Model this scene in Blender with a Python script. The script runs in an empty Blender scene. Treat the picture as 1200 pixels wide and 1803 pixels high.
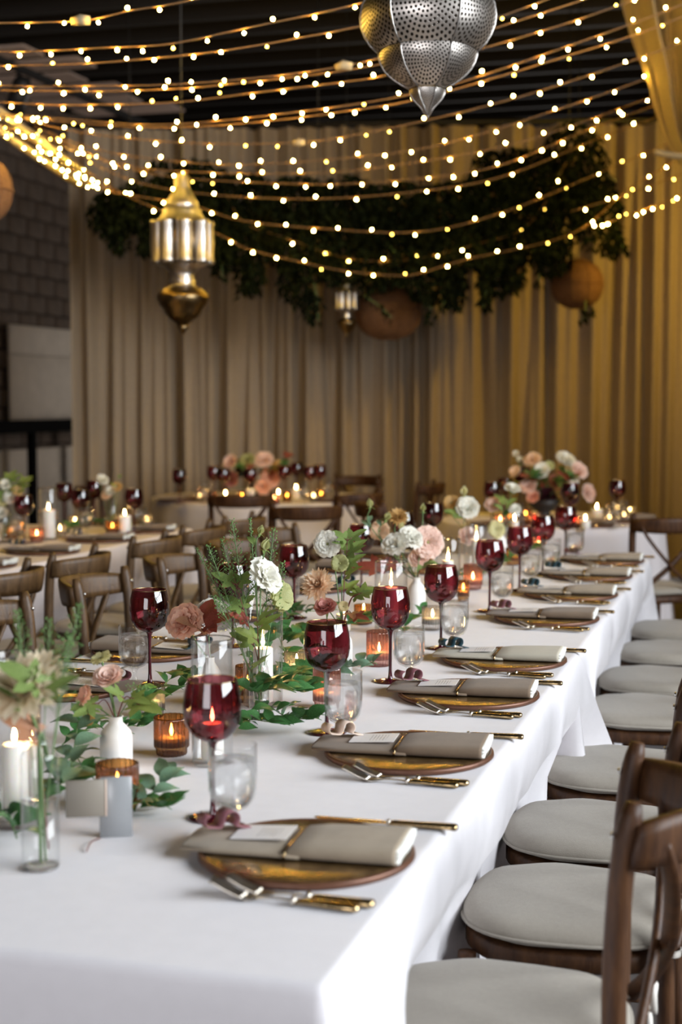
import bpy, bmesh, math, random
from mathutils import Matrix, Vector, Euler
random.seed(7)
PI = math.pi
S = bpy.context.scene
C = S.collection

# ------------------------------------------------------------------ camera, exposure, lights
FPX, CAMZ = 2600.0, 1.46                  # focal length in pixels of the 1200x1803 frame, eye height
PITCH = math.atan(196 / FPX)
cam_d = bpy.data.cameras.new('camera'); cam = bpy.data.objects.new('camera', cam_d); C.objects.link(cam)
cam_d.sensor_fit = 'VERTICAL'; cam_d.sensor_height = 36.0; cam_d.lens = FPX * 36.0 / 1803
cam.location = (0, 0, CAMZ); cam.rotation_euler = (PI / 2 - PITCH, 0, 0)
cam_d.dof.use_dof = True; cam_d.dof.focus_distance = 3.45; cam_d.dof.aperture_fstop = 3.0
cam_d.clip_start = 0.05; cam_d.clip_end = 100
S.camera = cam
S.view_settings.view_transform = 'Standard'; S.view_settings.look = 'None'
S.view_settings.exposure = 0.0; S.view_settings.gamma = 1.0; S.view_settings.use_curve_mapping = False
cy = S.cycles
cy.use_denoising = True; cy.max_bounces = 10; cy.diffuse_bounces = 3; cy.glossy_bounces = 4
cy.transmission_bounces = 8; cy.transparent_max_bounces = 24
cy.caustics_reflective = False; cy.caustics_refractive = False; cy.sample_clamp_indirect = 4.0

TH = math.atan(750 / FPX)                 # the tables and the hall run at this angle to the view
CT, ST = math.cos(TH), math.sin(TH)
def T(u, v, z=0.0):                       # hall coordinates: u across the tables, v along them
    return Vector((u * CT + v * ST, -u * ST + v * CT, z))
def ray(px, py):
    a = (px - 600) / FPX; b = (901.5 - py) / FPX
    c, s = math.cos(PITCH), math.sin(PITCH)
    return Vector((a, c + b * s, -s + b * c))
def at(px, py, Y):                        # the point seen at a measured pixel, Y metres away
    d = ray(px, py); return Vector((0, 0, CAMZ)) + d * (Y / d.y)
def tb(px, py, z=0.76):                   # the point of the table plane seen at a measured pixel
    d = ray(px, py); return Vector((0, 0, CAMZ)) + d * ((z - CAMZ) / d.z)
def inv(p):
    return (p.x * CT - p.y * ST, p.x * ST + p.y * CT)

w = bpy.data.worlds.new('world'); S.world = w; w.use_nodes = True
w.node_tree.nodes['Background'].inputs[0].default_value = (0.75, 0.85, 1, 1)
w.node_tree.nodes['Background'].inputs[1].default_value = 0.12
def area(name, loc, direction, sx, sy, power, color):
    l = bpy.data.lights.new(name, 'AREA'); l.shape = 'RECTANGLE'; l.size = sx; l.size_y = sy
    l.energy = power; l.color = color
    o = bpy.data.objects.new(name, l); C.objects.link(o); o.location = loc
    o.rotation_euler = Vector(direction).to_track_quat('-Z', 'Y').to_euler(); return o
# daylight through the side windows, and an added frontal fill behind the camera
area('daylight_side', T(4.75, 2.5, 2.95), T(-1, 0, -0.2), 5.6, 2.7, 960, (0.90, 0.95, 1.0))
area('front_fill', T(-1.0, -4.3, 1.7), T(-0.05, 1, 0), 3.2, 2.6, 165, (0.97, 0.96, 1.0))
# fill added behind the curtain to brighten the left wall and the ceiling
area('rear_fill', T(-2.6, 18.85, 1.5), T(-0.6, -1, 0.12), 2.6, 2.6, 125, (1.0, 0.93, 0.86))

# ------------------------------------------------------------------ materials
MATS = {}
def nd(nt, typ, **kw):
    n = nt.nodes.new(typ)
    for k, v in kw.items():
        if k.startswith('_'): n.inputs[k[1:].replace('_', ' ')].default_value = v
        else: setattr(n, k, v)
    return n
def col4(c): return (c[0], c[1], c[2], 1)
def mat(name, color, rough=0.6, metal=0.0, var=0.0, vscale=8.0, color2=None, bump=0.0, bscale=60.0, stretch=(1, 1, 1),
        sheen=0.0, spec=None, coat=0.0, trans=0.0, sss=0.0, rvar=0.0):
    if name in MATS: return MATS[name]
    m = bpy.data.materials.new(name); m.use_nodes = True; nt = m.node_tree
    b = nt.nodes['Principled BSDF']
    b.inputs['Base Color'].default_value = col4(color); b.inputs['Roughness'].default_value = rough
    b.inputs['Metallic'].default_value = metal
    if sheen: b.inputs['Sheen Weight'].default_value = sheen
    if spec is not None: b.inputs['Specular IOR Level'].default_value = spec
    if coat: b.inputs['Coat Weight'].default_value = coat
    if sss:
        b.inputs['Subsurface Weight'].default_value = sss; b.inputs['Subsurface Radius'].default_value = (0.02, 0.008, 0.003)
    tc = nd(nt, 'ShaderNodeTexCoord'); mp = nd(nt, 'ShaderNodeMapping'); mp.inputs['Scale'].default_value = stretch
    nt.links.new(tc.outputs['Object'], mp.inputs[0])
    if var or color2:
        n = nd(nt, 'ShaderNodeTexNoise', _Scale=vscale, _Detail=6.0, _Roughness=0.65); nt.links.new(mp.outputs[0], n.inputs['Vector'])
        r = nd(nt, 'ShaderNodeValToRGB'); r.color_ramp.elements[0].position = 0.32; r.color_ramp.elements[1].position = 0.68
        c2 = color2 if color2 else tuple(min(1, x * (1 + var)) for x in color)
        c1 = color if color2 else tuple(x * (1 - var) for x in color)
        r.color_ramp.elements[0].color = col4(c1); r.color_ramp.elements[1].color = col4(c2)
        nt.links.new(n.outputs[0], r.inputs[0]); nt.links.new(r.outputs[0], b.inputs['Base Color'])
        if rvar:
            mr = nd(nt, 'ShaderNodeMapRange'); mr.inputs['To Min'].default_value = max(0.02, rough - rvar); mr.inputs['To Max'].default_value = rough + rvar
            nt.links.new(n.outputs[0], mr.inputs['Value']); nt.links.new(mr.outputs[0], b.inputs['Roughness'])
    if bump:
        n2 = nd(nt, 'ShaderNodeTexNoise', _Scale=bscale, _Detail=4.0); nt.links.new(mp.outputs[0], n2.inputs['Vector'])
        bp = nd(nt, 'ShaderNodeBump', _Strength=bump, _Distance=0.004); nt.links.new(n2.outputs[0], bp.inputs['Height'])
        nt.links.new(bp.outputs[0], b.inputs['Normal'])
    if trans:
        tr = nd(nt, 'ShaderNodeBsdfTranslucent'); tr.inputs[0].default_value = col4(color)
        if var or color2: nt.links.new(r.outputs[0], tr.inputs[0])
        mx = nd(nt, 'ShaderNodeMixShader', _Fac=trans); nt.links.new(b.outputs[0], mx.inputs[1]); nt.links.new(tr.outputs[0], mx.inputs[2])
        nt.links.new(mx.outputs[0], nt.nodes['Material Output'].inputs[0])
    MATS[name] = m; return m
def thin_glass(name, tint, edge=0.75, base=0.05, rough=0.02, diff=0.0, dcol=(1, 1, 1), rim=None, rp=2.0):
    m = bpy.data.materials.new(name); m.use_nodes = True; nt = m.node_tree
    nt.nodes.remove(nt.nodes['Principled BSDF'])
    lw = nd(nt, 'ShaderNodeLayerWeight', _Blend=0.5)
    pw = nd(nt, 'ShaderNodeMath', operation='POWER'); pw.inputs[1].default_value = 3.5; nt.links.new(lw.outputs['Facing'], pw.inputs[0])
    mr = nd(nt, 'ShaderNodeMapRange'); mr.inputs['To Min'].default_value = base; mr.inputs['To Max'].default_value = edge
    nt.links.new(pw.outputs[0], mr.inputs['Value'])
    t = nd(nt, 'ShaderNodeBsdfTransparent'); t.inputs[0].default_value = col4(tint)
    if rim:                               # glass seen edge-on is thicker, so deeper in colour
        mc = nd(nt, 'ShaderNodeMix', data_type='RGBA'); mc.inputs[6].default_value = col4(tint); mc.inputs[7].default_value = col4(rim)
        p2 = nd(nt, 'ShaderNodeMath', operation='POWER'); p2.inputs[1].default_value = rp; nt.links.new(lw.outputs['Facing'], p2.inputs[0])
        nt.links.new(p2.outputs[0], mc.inputs[0]); nt.links.new(mc.outputs[2], t.inputs[0])
    g = nd(nt, 'ShaderNodeBsdfGlossy'); g.inputs['Roughness'].default_value = rough
    g.inputs['Color'].default_value = (0.95, 0.95, 0.95, 1)
    last = t
    if diff:
        d = nd(nt, 'ShaderNodeBsdfTranslucent'); d.inputs[0].default_value = col4(dcol)
        m0 = nd(nt, 'ShaderNodeMixShader', _Fac=diff); nt.links.new(t.outputs[0], m0.inputs[1]); nt.links.new(d.outputs[0], m0.inputs[2]); last = m0
    mx = nd(nt, 'ShaderNodeMixShader'); nt.links.new(mr.outputs[0], mx.inputs[0])
    nt.links.new(last.outputs[0], mx.inputs[1]); nt.links.new(g.outputs[0], mx.inputs[2])
    nt.links.new(mx.outputs[0], nt.nodes['Material Output'].inputs[0]); MATS[name] = m; return m
def emis(name, color, strength):
    m = bpy.data.materials.new(name); m.use_nodes = True; nt = m.node_tree; nt.nodes.remove(nt.nodes['Principled BSDF'])
    e = nd(nt, 'ShaderNodeEmission'); e.inputs[0].default_value = col4(color); e.inputs[1].default_value = strength
    nt.links.new(e.outputs[0], nt.nodes['Material Output'].inputs[0]); MATS[name] = m; return m

M_goblet = thin_glass('burgundy_glass', (0.46, 0.15, 0.18), edge=0.5, base=0.07, rim=(0.16, 0.02, 0.035))
M_stem = mat('burgundy_stem_glass', (0.055, 0.004, 0.010), 0.06, coat=0.5)
M_clear = thin_glass('clear_glass', (0.985, 0.99, 0.99), edge=0.8, base=0.04, rim=(0.93, 0.94, 0.94))
M_amber = thin_glass('amber_glass', (0.84, 0.62, 0.36), edge=0.5, base=0.08, rough=0.10, diff=0.09, dcol=(0.75, 0.42, 0.14), rim=(0.20, 0.085, 0.02), rp=0.8)
M_pink = thin_glass('pink_glass', (0.94, 0.76, 0.72), edge=0.5, base=0.08, rough=0.10, diff=0.14, dcol=(0.9, 0.58, 0.50), rim=(0.46, 0.22, 0.18), rp=0.8)
M_ribclear = thin_glass('ribbed_clear_glass', (0.95, 0.95, 0.95), edge=0.55, base=0.09, rough=0.08, diff=0.08, dcol=(0.9, 0.85, 0.8), rim=(0.36, 0.33, 0.30), rp=0.8)
M_water = bpy.data.materials.new('water'); M_water.use_nodes = True
_b = M_water.node_tree.nodes['Principled BSDF']; _b.inputs['Transmission Weight'].default_value = 1; _b.inputs['Roughness'].default_value = 0.0
_b.inputs['IOR'].default_value = 1.33; _b.inputs['Base Color'].default_value = (0.98, 0.99, 1, 1)
_t = M_water.node_tree.nodes.new('ShaderNodeBsdfTransparent'); _m = M_water.node_tree.nodes.new('ShaderNodeMixShader'); _m.inputs[0].default_value = 0.4
M_water.node_tree.links.new(_t.outputs[0], _m.inputs[1]); M_water.node_tree.links.new(_b.outputs[0], _m.inputs[2])
M_water.node_tree.links.new(_m.outputs[0], M_water.node_tree.nodes['Material Output'].inputs[0])
M_bulb = emis('bulb_light', (1.0, 0.61, 0.09), 400)
M_bulbdim = emis('bulb_light_dim', (1.0, 0.61, 0.09), 26)
M_flame = emis('flame_light', (1.0, 0.62, 0.22), 130)
M_wax = mat('wax', (0.92, 0.86, 0.78), 0.45, sss=0.35)
M_cloth = mat('white_linen', (0.80, 0.775, 0.80), 0.85, var=0.02, vscale=30, bump=0.12, bscale=420, sheen=0.2)
M_cloth2 = mat('pale_linen', (0.74, 0.68, 0.68), 0.85, bump=0.1, bscale=300)
M_cushion = mat('oatmeal_linen', (0.33, 0.295, 0.245), 0.9, var=0.05, vscale=90, bump=0.3, bscale=500, sheen=0.2)
M_tie = mat('cream_tie', (0.75, 0.71, 0.65), 0.9)
M_wood = mat('dark_wood', (0.028, 0.010, 0.004), 0.5, spec=0.3, color2=(0.095, 0.040, 0.014), vscale=9, stretch=(6, 6, 1.1), bump=0.25, bscale=40, rvar=0.12)
M_wood_far = mat('weathered_wood', (0.050, 0.025, 0.009), 0.5, color2=(0.15, 0.080, 0.030), vscale=9, stretch=(5, 5, 1.1), bump=0.25, bscale=40, rvar=0.1)
M_seat = mat('woven_seat', (0.16, 0.09, 0.04), 0.7, var=0.3, vscale=120)
M_bolt = mat('steel_bolt', (0.6, 0.58, 0.55), 0.3, 1.0)
M_gold = mat('antique_gold', (0.52, 0.37, 0.19), 0.22, 1.0, var=0.25, vscale=70, bump=0.15, bscale=200)
M_steel = mat('polished_steel', (0.68, 0.62, 0.54), 0.28, 1.0)
M_charger = mat('mercury_glass', (0.07, 0.034, 0.013), 0.18, 0.7, color2=(0.46, 0.29, 0.12), vscale=34, bump=0.15, bscale=90, rvar=0.08)
M_copper = mat('copper_rim', (0.13, 0.055, 0.03), 0.42, 0.35, var=0.2, vscale=40)
M_taupe = mat('taupe_velvet', (0.20, 0.145, 0.10), 0.9, spec=0.2, var=0.12, vscale=14, sheen=0.12, bump=0.1, bscale=200)
M_sand = mat('sand_velvet', (0.35, 0.285, 0.21), 0.9, spec=0.2, var=0.1, vscale=14, sheen=0.12, bump=0.1, bscale=200)
M_cream = mat('cream_velvet', (0.50, 0.46, 0.37), 0.9, spec=0.2, var=0.06, vscale=14, sheen=0.12, bump=0.1, bscale=200)
M_lining = mat('white_lining', (0.78, 0.78, 0.73), 0.9)
M_mauve = mat('mauve_leather', (0.22, 0.085, 0.10), 0.5, var=0.1)
M_teal = mat('teal_leather', (0.022, 0.065, 0.085), 0.5, var=0.1)
M_beige = mat('beige_leather', (0.68, 0.53, 0.43), 0.55, var=0.06)
M_black = mat('matt_black', (0.006, 0.006, 0.006), 0.95, spec=0.05)
M_dark = mat('dark_iron', (0.012, 0.011, 0.011), 0.5)
M_ceramic = mat('white_ceramic', (0.82, 0.80, 0.77), 0.5)
M_acrylic = mat('frosted_acrylic', (0.30, 0.31, 0.32), 0.25, spec=0.6)
M_tan = mat('tan_card', (0.25, 0.22, 0.18), 0.5)
M_leaf = mat('leaf_green', (0.035, 0.115, 0.035), 0.33, color2=(0.085, 0.235, 0.070), vscale=25, trans=0.18)
M_leaf2 = mat('leaf_sage', (0.10, 0.20, 0.12), 0.5, color2=(0.19, 0.30, 0.19), vscale=20, trans=0.15)
M_leafy = mat('leaf_lime', (0.16, 0.26, 0.05), 0.5, color2=(0.30, 0.33, 0.09), vscale=30, trans=0.25)
M_leafg = mat('leaf_bright', (0.13, 0.21, 0.05), 0.5, color2=(0.27, 0.36, 0.11), vscale=30, trans=0.25)
M_leafr = mat('leaf_red', (0.22, 0.035, 0.025), 0.45, color2=(0.33, 0.09, 0.055), vscale=25, trans=0.2)
M_leafo = mat('leaf_copper', (0.36, 0.14, 0.08), 0.5, color2=(0.46, 0.25, 0.13), vscale=30, trans=0.25)
M_stemg = mat('stem_green', (0.13, 0.22, 0.08), 0.5, var=0.2)
M_stemr = mat('stem_red', (0.16, 0.035, 0.03), 0.5, var=0.2)
M_seed = mat('seed_green', (0.12, 0.24, 0.06), 0.7, var=0.2)
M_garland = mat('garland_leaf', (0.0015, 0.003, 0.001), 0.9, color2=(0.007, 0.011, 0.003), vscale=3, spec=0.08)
P_cream = mat('petal_cream', (0.84, 0.70, 0.50), 0.6, color2=(0.90, 0.82, 0.64), vscale=18, trans=0.42)
P_white = mat('petal_white', (0.90, 0.88, 0.78), 0.6, color2=(0.94, 0.93, 0.87), vscale=20, trans=0.42)
P_blush = mat('petal_blush', (0.92, 0.62, 0.52), 0.6, color2=(0.95, 0.82, 0.72), vscale=18, trans=0.42)
P_peach = mat('petal_peach', (0.92, 0.50, 0.36), 0.6, color2=(0.96, 0.70, 0.54), vscale=18, trans=0.42)
P_mauve = mat('petal_mauve', (0.62, 0.26, 0.22), 0.6, color2=(0.74, 0.42, 0.36), vscale=18, trans=0.42)
P_tan = mat('petal_tan', (0.88, 0.58, 0.36), 0.6, color2=(0.94, 0.78, 0.58), vscale=18, trans=0.42)
P_yellow = mat('petal_yellow', (0.74, 0.68, 0.30), 0.6, color2=(0.80, 0.78, 0.50), vscale=18, trans=0.42)
P_orange = mat('petal_orange', (0.60, 0.34, 0.10), 0.6, color2=(0.70, 0.50, 0.22), vscale=18, trans=0.42)
P_lime = mat('petal_lime', (0.42, 0.46, 0.16), 0.6, color2=(0.62, 0.60, 0.32), vscale=18, trans=0.42)
P_wine = mat('petal_wine', (0.05, 0.006, 0.012), 0.6, var=0.3, trans=0.42)
M_curtain = mat('curtain_linen', (0.37, 0.29, 0.205), 0.9, var=0.06, vscale=40, bump=0.2, bscale=250, trans=0.12)
M_swag = mat('gauze_linen', (0.34, 0.26, 0.14), 0.9, var=0.06, vscale=40, trans=0.3)
M_block = mat('charcoal_block', (0.09, 0.066, 0.050), 0.9, color2=(0.16, 0.115, 0.085), vscale=3.0, bump=0.5, bscale=40)
M_mortar = mat('dark_mortar', (0.018, 0.015, 0.013), 0.95, var=0.2)
M_floor = mat('concrete_floor', (0.055, 0.046, 0.042), 0.55, color2=(0.085, 0.072, 0.065), vscale=1.5, bump=0.1, bscale=30)
M_ceil = mat('black_decking', (0.005, 0.004, 0.0035), 0.8, var=0.3)
M_joist = mat('dark_joist', (0.008, 0.005, 0.0035), 0.8, var=0.3, stretch=(1, 8, 8))
M_lit_ceil = mat('lit_ceiling_tone', (0.55, 0.40, 0.33), 0.8, color2=(0.66, 0.50, 0.42), vscale=1.2, stretch=(1, 5, 1))
M_plain = mat('dark_plaster', (0.10, 0.09, 0.085), 0.9, var=0.1)
M_board = mat('whitewashed_board', (0.66, 0.58, 0.49), 0.85, var=0.08, vscale=4)
M_wire = mat('string_wire', (0.22, 0.12, 0.05), 0.6)
M_pipe = mat('galvanised_pipe', (0.30, 0.26, 0.25), 0.4, 0.6)
M_rattan = mat('rattan_weave', (0.15, 0.065, 0.025), 0.8, color2=(0.26, 0.13, 0.06), vscale=30, stretch=(1, 1, 4), bump=0.8, bscale=90, trans=0.15)
M_silver = mat('aged_silver', (0.48, 0.45, 0.42), 0.36, 1.0, var=0.2, vscale=20, bump=0.3, bscale=60)
M_bronze = mat('aged_bronze', (0.20, 0.14, 0.07), 0.3, 1.0, var=0.3, vscale=20, bump=0.2, bscale=60)
M_frame = mat('window_paint', (0.12, 0.11, 0.10), 0.6)
M_splice = mat('cloth_tape', (0.45, 0.36, 0.22), 0.8)

def card_mat():                           # white card stock with printed lines
    m = bpy.data.materials.new('printed_card'); m.use_nodes = True; nt = m.node_tree; b = nt.nodes['Principled BSDF']
    b.inputs['Roughness'].default_value = 0.6
    tc = nd(nt, 'ShaderNodeTexCoord'); sp = nd(nt, 'ShaderNodeSeparateXYZ'); nt.links.new(tc.outputs['Generated'], sp.inputs[0])
    def mth(op, a, bb=None):
        n = nd(nt, 'ShaderNodeMath', operation=op)
        for i, q in enumerate((a, bb)):
            if q is None: continue
            if isinstance(q, (int, float)): n.inputs[i].default_value = q
            else: nt.links.new(q, n.inputs[i])
        return n.outputs[0]
    x, y = sp.outputs[0], sp.outputs[1]
    lines = mth('LESS_THAN', mth('FRACT', mth('MULTIPLY', x, 14.0)), 0.36)
    ns = nd(nt, 'ShaderNodeTexNoise', _Scale=42.0, _Detail=2.0); nt.links.new(tc.outputs['Generated'], ns.inputs['Vector'])
    words = mth('GREATER_THAN', ns.outputs[0], 0.49)
    inside = mth('MULTIPLY', mth('MULTIPLY', mth('GREATER_THAN', x, 0.42), mth('LESS_THAN', x, 0.80)), mth('MULTIPLY', mth('GREATER_THAN', y, 0.18), mth('LESS_THAN', y, 0.82)))
    msk = mth('MULTIPLY', mth('MULTIPLY', lines, words), inside)
    mx = nd(nt, 'ShaderNodeMix', data_type='RGBA'); mx.inputs[6].default_value = (0.82, 0.79, 0.78, 1); mx.inputs[7].default_value = (0.30, 0.28, 0.28, 1)
    nt.links.new(msk, mx.inputs[0]); nt.links.new(mx.outputs[2], b.inputs['Base Color']); MATS['printed_card'] = m; return m
M_card = card_mat()
def punched_mat():                        # silver sheet pierced with rings of small holes (UV: centre of each panel = 0,0)
    m = bpy.data.materials.new('pierced_silver'); m.use_nodes = True; nt = m.node_tree; b = nt.nodes['Principled BSDF']
    b.inputs['Metallic'].default_value = 1.0; b.inputs['Roughness'].default_value = 0.26
    uvn = nd(nt, 'ShaderNodeUVMap'); sp = nd(nt, 'ShaderNodeSeparateXYZ'); nt.links.new(uvn.outputs[0], sp.inputs[0])
    def mth(op, a, bb=None):
        n = nd(nt, 'ShaderNodeMath', operation=op)
        for i, q in enumerate((a, bb)):
            if q is None: continue
            if isinstance(q, (int, float)): n.inputs[i].default_value = q
            else: nt.links.new(q, n.inputs[i])
        return n.outputs[0]
    x, y = sp.outputs[0], sp.outputs[1]
    r = mth('SQRT', mth('ADD', mth('MULTIPLY', x, x), mth('MULTIPLY', y, y)))
    rr = mth('MULTIPLY', r, 8.0); ring = mth('FLOOR', rr)
    th = mth('ADD', mth('DIVIDE', mth('ARCTAN2', y, x), 2 * PI), 0.5)
    cnt = mth('ADD', mth('MULTIPLY', ring, 5.0), 6.0)
    a1 = mth('ABSOLUTE', mth('SUBTRACT', mth('FRACT', mth('MULTIPLY', th, cnt)), 0.5))
    a2 = mth('ABSOLUTE', mth('SUBTRACT', mth('FRACT', rr), 0.5))
    hole = mth('LESS_THAN', mth('ADD', mth('MULTIPLY', a1, a1), mth('MULTIPLY', a2, a2)), 0.095)
    mx = nd(nt, 'ShaderNodeMix', data_type='RGBA'); mx.inputs[6].default_value = (0.62, 0.57, 0.52, 1); mx.inputs[7].default_value = (0.03, 0.022, 0.016, 1)
    nt.links.new(hole, mx.inputs[0]); nt.links.new(mx.outputs[2], b.inputs['Base Color'])
    mr = nd(nt, 'ShaderNodeMapRange'); mr.inputs['To Min'].default_value = 0.36; mr.inputs['To Max'].default_value = 0.8
    nt.links.new(hole, mr.inputs['Value']); nt.links.new(mr.outputs[0], b.inputs['Roughness'])
    bp = nd(nt, 'ShaderNodeBump', _Strength=0.35, _Distance=0.003); bp.invert = True
    nt.links.new(hole, bp.inputs['Height']); nt.links.new(bp.outputs[0], b.inputs['Normal']); MATS['pierced_silver'] = m; return m
M_pierced = punched_mat()

# ------------------------------------------------------------------ geometry helpers
class G:                                  # a bag of vertices and faces
    def __init__(s): s.v = []; s.f = []; s.uv = None
    def add(s, vs, fs, M=None):
        o = len(s.v)
        s.v += [tuple(M @ Vector(p)) for p in vs] if M is not None else [tuple(p) for p in vs]
        s.f += [tuple(i + o for i in f) for f in fs]; return s
    def mesh(s, name, m, smooth=True):
        me = bpy.data.meshes.new(name); me.from_pydata(s.v, [], s.f)
        if m: me.materials.append(m)
        if smooth: me.polygons.foreach_set('use_smooth', [True] * len(me.polygons))
        me.update(); return me
def box(g, c, s, M=None):
    x, y, z = c; a, b, d = s[0] / 2, s[1] / 2, s[2] / 2
    vs = [(x - a, y - b, z - d), (x + a, y - b, z - d), (x + a, y + b, z - d), (x - a, y + b, z - d), (x - a, y - b, z + d), (x + a, y - b, z + d), (x + a, y + b, z + d), (x - a, y + b, z + d)]
    return g.add(vs, [(3, 2, 1, 0), (4, 5, 6, 7), (0, 1, 5, 4), (1, 2, 6, 5), (2, 3, 7, 6), (3, 0, 4, 7)], M)
def lathe(g, prof, n=24, M=None, rib=0.0, nrib=24, cap=False, sides=None):
    vs = []; fs = []
    for r, z in prof:
        for k in range(n):
            a = 2 * PI * k / n; q = r * (1 + (rib * math.cos(nrib * a) if rib and r > 0.004 else 0))
            vs.append((q * math.cos(a), q * math.sin(a), z))
    for i in range(len(prof) - 1):
        for k in range(n):
            k2 = (k + 1) % n; fs.append((i * n + k, i * n + k2, (i + 1) * n + k2, (i + 1) * n + k))
    if cap:
        fs.append(tuple(range(n))[::-1]); fs.append(tuple((len(prof) - 1) * n + k for k in range(n)))
    return g.add(vs, fs, M)
def tube(g, pts, r, n=6, M=None, cap=True, flat=None):
    P = [Vector(p) for p in pts]; N = len(P); vs = []; fs = []
    rs = r if isinstance(r, (list, tuple)) else [r] * N
    t0 = (P[1] - P[0]).normalized(); up = Vector((0, 0, 1)) if abs(t0.z) < 0.9 else Vector((1, 0, 0))
    nx = t0.cross(up).normalized()
    for i in range(N):
        t = (P[min(i + 1, N - 1)] - P[max(i - 1, 0)]).normalized()
        nx = (nx - t * nx.dot(t)).normalized(); ny = t.cross(nx)
        for k in range(n):
            a = 2 * PI * (k + 0.5) / n
            vs.append(P[i] + (nx * math.cos(a) + ny * math.sin(a) * (flat or 1)) * rs[i])
    for i in range(N - 1):
        for k in range(n):
            k2 = (k + 1) % n; fs.append((i * n + k, i * n + k2, (i + 1) * n + k2, (i + 1) * n + k))
    if cap: fs.append(tuple(range(n))[::-1]); fs.append(tuple((N - 1) * n + k for k in range(n)))
    return g.add(vs, fs, M)
def ribbon(g, pts, side, width, thick, M=None):       # a flat strip swept along pts; side = direction of its width
    P = [Vector(p) for p in pts]; s = Vector(side).normalized(); vs = []; fs = []; N = len(P)
    for i in range(N):
        t = (P[min(i + 1, N - 1)] - P[max(i - 1, 0)]).normalized(); nn = t.cross(s).normalized()
        wv = s * (width[i] if isinstance(width, list) else width) / 2
        for a, b in ((-1, -1), (1, -1), (1, 1), (-1, 1)): vs.append(P[i] + wv * a + nn * thick / 2 * b)
    for i in range(N - 1):
        for k in range(4): k2 = (k + 1) % 4; fs.append((i * 4 + k, i * 4 + k2, i * 4 + 4 + k2, i * 4 + 4 + k))
    fs.append((3, 2, 1, 0)); fs.append(tuple((N - 1) * 4 + k for k in range(4)))
    return g.add(vs, fs, M)
def catmull(pts, n=8):
    P = [Vector(p) for p in pts]; P = [P[0] * 2 - P[1]] + P + [P[-1] * 2 - P[-2]]; out = []
    for i in range(1, len(P) - 2):
        for k in range(n):
            t = k / n; a, b, c, d = P[i - 1], P[i], P[i + 1], P[i + 2]
            out.append(0.5 * ((2 * b) + (c - a) * t + (2 * a - 5 * b + 4 * c - d) * t * t + (3 * b - a - 3 * c + d) * t ** 3))
    out.append(P[-2]); return out
def rbox_mesh(name, s, r, m, seg=3, M=None):
    bm = bmesh.new(); bmesh.ops.create_cube(bm, size=1.0); bmesh.ops.scale(bm, vec=s, verts=bm.verts)
    bmesh.ops.bevel(bm, geom=bm.edges[:], offset=r, segments=seg, affect='EDGES', profile=0.5)
    if M is not None: bmesh.ops.transform(bm, matrix=M, verts=bm.verts)
    me = bpy.data.meshes.new(name); bm.to_mesh(me); bm.free(); me.materials.append(m)
    me.polygons.foreach_set('use_smooth', [True] * len(me.polygons)); return me

# ------------------------------------------------------------------ object helpers
def ob(name, me, parent=None, loc=None, rot=None, scale=None, M=None):
    o = bpy.data.objects.new(name, me); C.objects.link(o)
    if M is not None: o.matrix_local = M
    if loc is not None: o.location = loc
    if rot is not None: o.rotation_euler = rot
    if scale is not None: o.scale = scale if hasattr(scale, '__len__') else (scale,) * 3
    if parent is not None: o.parent = parent
    return o
def tag(o, label, cat, group=None, kind=None):
    o['label'] = label; o['category'] = cat
    if group: o['group'] = group
    if kind: o['kind'] = kind
    return o
def thing(name, label, cat, loc=(0, 0, 0), rotz=0.0, group=None, scale=None):
    o = bpy.data.objects.new(name, None); C.objects.link(o); o.empty_display_size = 0.05
    o.location = loc; o.rotation_euler = (0, 0, rotz)
    if scale: o.scale = (scale,) * 3
    return tag(o, label, cat, group)
def kids(o): return [c for c in o.children]
def dup(src, label, loc, rotz=None, group=None, scale=None, mats=None):
    r = src.copy(); C.objects.link(r); r.location = loc; r['label'] = label
    if rotz is not None: r.rotation_euler = (0, 0, rotz)
    if scale: r.scale = (scale,) * 3
    if group: r['group'] = group
    for ch in kids(src):
        c = ch.copy(); C.objects.link(c); c.parent = r
        for g in kids(ch):
            d = g.copy(); C.objects.link(d); d.parent = c
    return r
def struct(o): o['kind'] = 'structure'; return o
def basis(p, axis, spin=0.0):             # a frame at p whose z points along axis
    q = Vector(axis).normalized().to_track_quat('Z', 'Y')
    return Matrix.Translation(Vector(p)) @ q.to_matrix().to_4x4() @ Matrix.Rotation(spin, 4, 'Z')
RT = -TH                                  # rotation that lines a thing up with the tables

# ------------------------------------------------------------------ the hall
def hall(name, g, m, smooth=False, parent=None):
    o = ob(name, g.mesh(name, m, smooth), parent)
    if parent is None: o.rotation_euler = (0, 0, RT)
    return o
U0, U1, V0, V1, ZC = -7.5, 4.6, -4.6, 18.6, 4.75
struct(hall('floor', box(G(), ((U0 + U1) / 2, (V0 + V1) / 2, -0.05), (U1 - U0 + .4, V1 - V0 + .4, 0.1)), M_floor))
ceil = struct(hall('ceiling', box(G(), ((U0 + U1) / 2, (V0 + V1) / 2, ZC + 0.1), (U1 - U0 + .4, V1 - V0 + .4, 0.1)), M_ceil))
jm = box(G(), (0, 0, 0), (U1 - U0, 0.07, 0.2)).mesh('joist', M_joist, False)
for k in range(26): ob('joist', jm, ceil, ((U0 + U1) / 2, 4.0 + k * 0.55, ZC - 0.05))
pm = box(G(), (0, 0, 0), (1.15, 0.40, 0.02)).mesh('ceiling_light_patch', M_lit_ceil, False)  # pale panels stand in for daylight falling on the dark ceiling
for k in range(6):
    ob('ceiling_light_patch', pm, ceil, (-6.95 + (0, .25, -.1, .12)[k % 4], 12.2 + k * 0.55, ZC - 0.162))
wl = struct(hall('wall_left', box(G(), (U0 - 0.12, (V0 + V1) / 2, ZC / 2), (0.2, V1 - V0, ZC)), M_mortar))
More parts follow.
